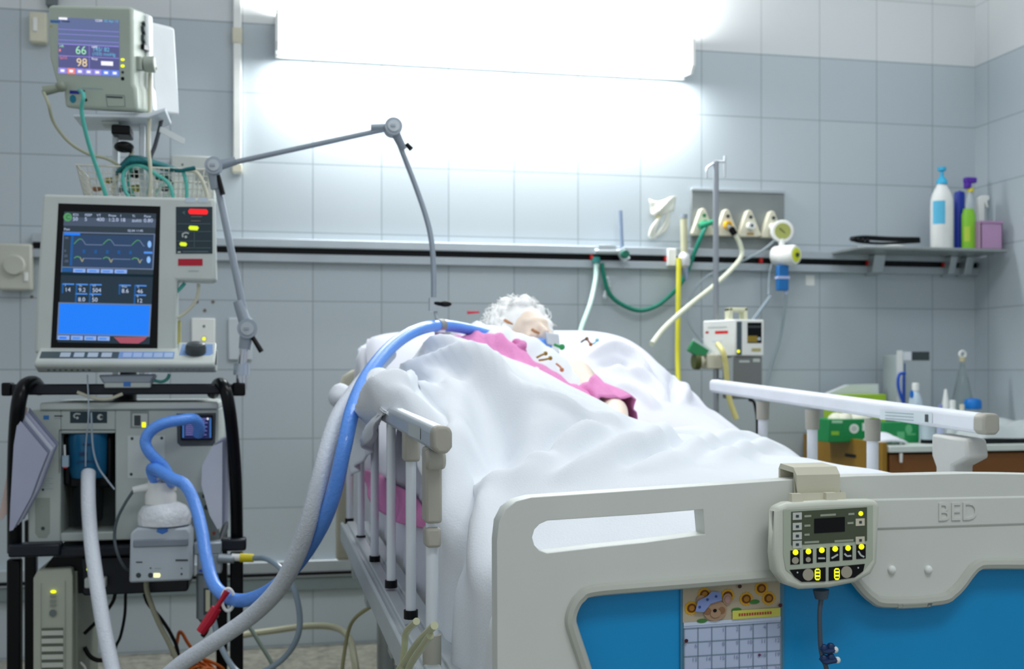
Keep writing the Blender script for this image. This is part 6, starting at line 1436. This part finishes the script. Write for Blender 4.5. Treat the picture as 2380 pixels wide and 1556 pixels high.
def mr(a, b_, c, d, m, L=0): f.rect(a*1.06+4, b_-23, c*1.06+4, d-23, m, L)
def mt(t, x, y, h, m, L=1): f.text(t, x*1.06+4, y-23, h, m, L)
mr(-78, -72, 64, 60, msl); mr(-78, -10, 64, 46, mpl, 1); mr(-78, -11, 64, -9, mlv, 2); mr(-78, 17, -5, 18.5, mlv, 2); mr(-5, 17, 64, 18.5, mlv, 2); mr(-6, -10, -5, 46, mlv, 2)
for y in (-45, -34, -20): mr(-78, y, 64, y+1.2, mlv, 2)
mt('66', -38, 12, 20, mgn, 3); mt('98', -36, 41, 20, mam, 3)
mt('HR', -75, -2, 6, mgn, 3); mt('SpO2', -75, 25, 6, mrd, 3); mr(-76, 2, -72, 8, mrd, 3); mt('145/ 82', 2, 3, 10, mcy, 3); mt('(103) mmHg', 2, 13, 8, mcy, 3); mt('NIBP', 0, -4, 5, mwh, 3); mt('Resp', 0, 24, 5.5, mwh, 3); mr(22, 26, 50, 36, mwh, 3)
mr(-76, -72, -56, -67, mwh, 3); mt('12:04', 8, -66, 6, mwh, 3); mt('02 Apr 13', 30, -66, 6, mcy, 3)
for k in range(7): mr(-78+k*20.4, 46, -59+k*20.4, 60, (mlv, mrd, mlv, mlv, mlv, em('monitor_blue', '6a8cf0', .9), em('monitor_blue', '', .9))[k], 2); mr(-73+k*20.4, 50, -64+k*20.4, 56, mwh, 3)
f.done('screen_image', mo)
f = Flat(f.fn, f.n)
f.disc(80, -3, 5, yled, ry=3); f.disc(80, 12, 5, yled, ry=3.5); f.disc(80, 27, 3.5, vdark); f.disc(80, 42, 4.5, black); f.rect(-98, -88, -74, -82, mat('logo_blue', '', .4)); f.rect(-70, -88, -50, -84, vdark); f.rect(-20, 68, 30, 70, mat('print_grey', '', .4))
f.rect(-99, -76, -94, -71, mat('dot_ochre', 'b8b060', .5)); f.rect(40, 85, 80, 89, vdark); f.line([(38, 82), (84, 82), (86, 108), (42, 110), (38, 82)], 1.2, mat('line_dark', '', .5)); f.disc(-44, 96, 8, mat('port_teal', '157f9a', .4), ry=10); f.disc(-12, 97, 4, black); f.rect(-52, 76, -28, 84, mat('port_blue', '1c2f9a', .4)); f.rect(-28, 74, -14, 80, black); f.done('front_marks', mo)
# side decals on the white side
sf = Flat(lambda a, b_: T @ Vector((w2*1.03+.001+max(0, (b_-40))*u_*.11, a*u_, -b_*u_)), T.to_3x3() @ Vector((1, 0, 0)))
mb = MBT(); mb.tube([(w2*1.03, .06+.006*math.sin(k*2), h2*(.80-.055*k)) for k in range(9)], .0045, 8); mb.box(w2*1.0, w2*1.10, .05, .085, h2*.28, h2*.36, 1); obj('coiled_plug', mb, [vdark, black], mo)
mb = MBT(); mb.box(w2*1.0, w2*1.12, .02, .05, -h2*.14, h2*.12); mb.cyl((w2*1.1, .045, -h2*.02), (w2*1.36, .05, -h2*.0), .018, .020, 14); obj('side_connector', mb, mat('connector_sage', 'a4ada2', .5), mo, bevel=.003)
mb = MBT(); mb.cyl((-w2*.66, -.02, -h2*.58), (-w2*.98, -.035, -h2*.66), .009, .012, 12); mb.ball((-w2*.62, -.02, -h2*.55), .013, 12); obj('front_connector', mb, mat('connector_olive', '8c9484', .5), mo)

# cables of the monitor
hose('sensor_cable', [T @ Vector((-w2*.22, -.01, -h2*.60)), W(194, 222, YM-.16), W(190, 260, YM-.15), W(205, 330, YM-.13), W(228, 400, YM-.10), W(246, 455, YM-.08), W(250, 480, YM-.06)], .0050, teal, 'teal cable falling from the monitor front into the basket', 'cable')
hose('sensor_cable', [T @ Vector((-w2*.98, -.035, -h2*.66)), W(112, 240, YM-.14), W(125, 285, YM-.12), W(160, 330, YM-.10), W(205, 358, YM-.08), W(245, 368, YM-.06), W(275, 385, YM-.04), W(290, 410, YM)], .0038, mat('cable_olive', 'a5a88e', .5), 'olive cable sweeping left of the monitor down to the basket', 'cable')
hose('sensor_cable', [T @ Vector((w2*1.36, .05, -.01)), W(350, 160, YM-.06), W(348, 260, YM-.06), W(345, 340, YM-.06), W(351, 410, YM-.05), W(347, 460, YM-.04)], .0048, ivory, 'ivory cable hanging down the right side of the monitor', 'cable')
hose('sensor_cable', [W(310, 350, YM-.03), W(295, 375, YM-.03), W(272, 410, YM-.03), W(260, 450, YM-.03)], .0042, ivory, 'ivory cable crossing in front of the stand', 'cable')
hose('power_lead', [W(379, 258, YM), W(372, 295, YM), W(360, 340, YM), W(350, 366, YM), W(346, 400, YM+.02)], .0052, mat('lead_charcoal', '4a5058', .5), 'charcoal lead slanting down right of the stand', 'cable')
mb = MB(); mb.prism([W(a, b_, YM-.02) for a, b_ in ((372, 296), (376, 294), (430, 322), (428, 334), (422, 334), (370, 306))], (0, .004, 0)); obj('cable_tag', mb, mat('tag_white', 'd9dfe0', .5), None, 'white paper tag tied to the charcoal lead', 'tag')

# wire basket and its contents
YB = YM-.02
bk_ = mat('basket_wire', 'd9d8cc', .4, .2); mb = MB()
x0, x1 = W(182, 420, YB).x, W(488, 420, YB).x; xi0, xi1 = W(200, 450, YB).x, W(478, 450, YB).x; z1, z0 = W(330, 394, YB).z, W(330, 470, YB).z; d0, d1 = YB-.03, YB+.17
def bw(t, a, b_): return a+(b_-a)*t
for k in range(27):
    t = k/26
    for y, yy in ((d0, d0+.02), (d1, d1-.02)): mb.tube([(bw(t, x0, x1), y, z1), (bw(t, xi0, xi1), yy, z0)], .0011, 5)
    mb.tube([(bw(t, xi0, xi1), d0+.02, z0), (bw(t, xi0, xi1), d1-.02, z0)], .0011, 5)
for j in range(6):
    t = j/5; a = bw(t, x0, xi0); b_ = bw(t, x1, xi1); y0 = bw(t, d0, d0+.02); y1 = bw(t, d1, d1-.02); z = bw(t, z1, z0); r = .0026 if j == 0 else .0011
    for p, q in (((a, y0), (b_, y0)), ((b_, y0), (b_, y1)), ((b_, y1), (a, y1)), ((a, y1), (a, y0))): mb.tube([(*p, z), (*q, z)], r, 6)
for k in range(10):
    t = k/9
    for xa_, xb_ in ((x0, xi0), (x1, xi1)): mb.tube([(xa_, bw(t, d0, d1), z1), (xb_, bw(t, d0+.02, d1-.02), z0)], .0011, 5)
obj('wire_basket', mb, bk_, None, 'white wire basket behind the top of the ventilator screen', 'basket')
# blood pressure cuff
G = []
for i in range(26):
    r_ = []
    for j in range(10):
        t = i/25; u = j/9; px = 272+t*182; topy = lerp([0, .15, .3, .6, .8, 1], [388, 360, 362, 378, 392, 388], t); by = lerp([0, .15, .3, .6, .8, 1], [412, 388, 385, 398, 402, 393], t)
        r_.append(W(px, topy+(by-topy)*u, YM-.02-.035*math.sin(math.pi*u)-.01*math.sin(t*9)))
    G.append(r_)
mb = MB(); mb.grid(G); obj('pressure_cuff', mb, tealc, None, 'dark teal blood pressure cuff lying over the basket', 'cuff', solid=.006, smooth=180)
def coil(pts, label, m=teal, r=.0048, Y=YM-.05): return hose('coiled_cable', [W(a, b_, Y) for a, b_ in pts], r, m, label, 'cable', group=None)
coil([(300, 460), (290, 440), (286, 410), (295, 392), (315, 385), (340, 390), (362, 405), (385, 420), (398, 440), (404, 470)], 'teal cable arching over the basket front')
coil([(312, 460), (300, 430), (302, 400), (320, 388), (345, 395), (350, 420), (345, 455)], 'teal cable coiled in the middle of the basket', Y=YM-.02)
coil([(424, 395), (432, 420), (434, 445), (433, 475)], 'teal cable dropping at the right end of the basket')
coil([(390, 420), (372, 435), (362, 455), (376, 462), (392, 450), (405, 430)], 'small mint coil inside the basket', mint, .004, YM)
coil([(432, 396), (455, 400), (470, 420), (480, 450), (482, 475)], 'ivory cable arching out of the right end of the basket', ivory)
bits = [((255, 420), .012, 'bit_ochre', 'a89c3c', 'ochre clip at the left inside the basket'), ((276, 440), .015, 'bit_navy', '1b2f3c', 'dark clip at the left inside the basket'), ((318, 438), .014, 'bit_yellow', 'bfb83c', 'yellow clip in the middle of the basket'), ((316, 405), .016, 'bit_black', '15191c', 'black connector under the cuff'), ((375, 412), .014, 'bit_pine', '1d4a44', 'dark green clip right of the middle of the basket'), ((225, 440), .010, 'bit_clay', '9c6c50', 'clay brown clip near the left basket end'), ((385, 440), .010, 'bit_coal', '303a3c', 'charcoal clip near the right basket end')]
for (a, b_), r, n_, h, lb__ in bits:
    mb = MB(); c = W(a, b_, YM+.03); mb.tube([c-Vector((r, 0, 0)), c, c+Vector((r*1.2, 0, r*.3))], [r*.5, r*.7, r*.4], 10); mb.tube(crv([c+Vector((r, 0, 0)), c+Vector((r*2, .01, -r)), c+Vector((r*1.5, .02, -r*2.5))], 5), r*.2, 6)
    obj('sensor_clip', mb, mat(n_, h, .5), None, lb__, 'sensor clip', 'sensor clips in the wire basket')
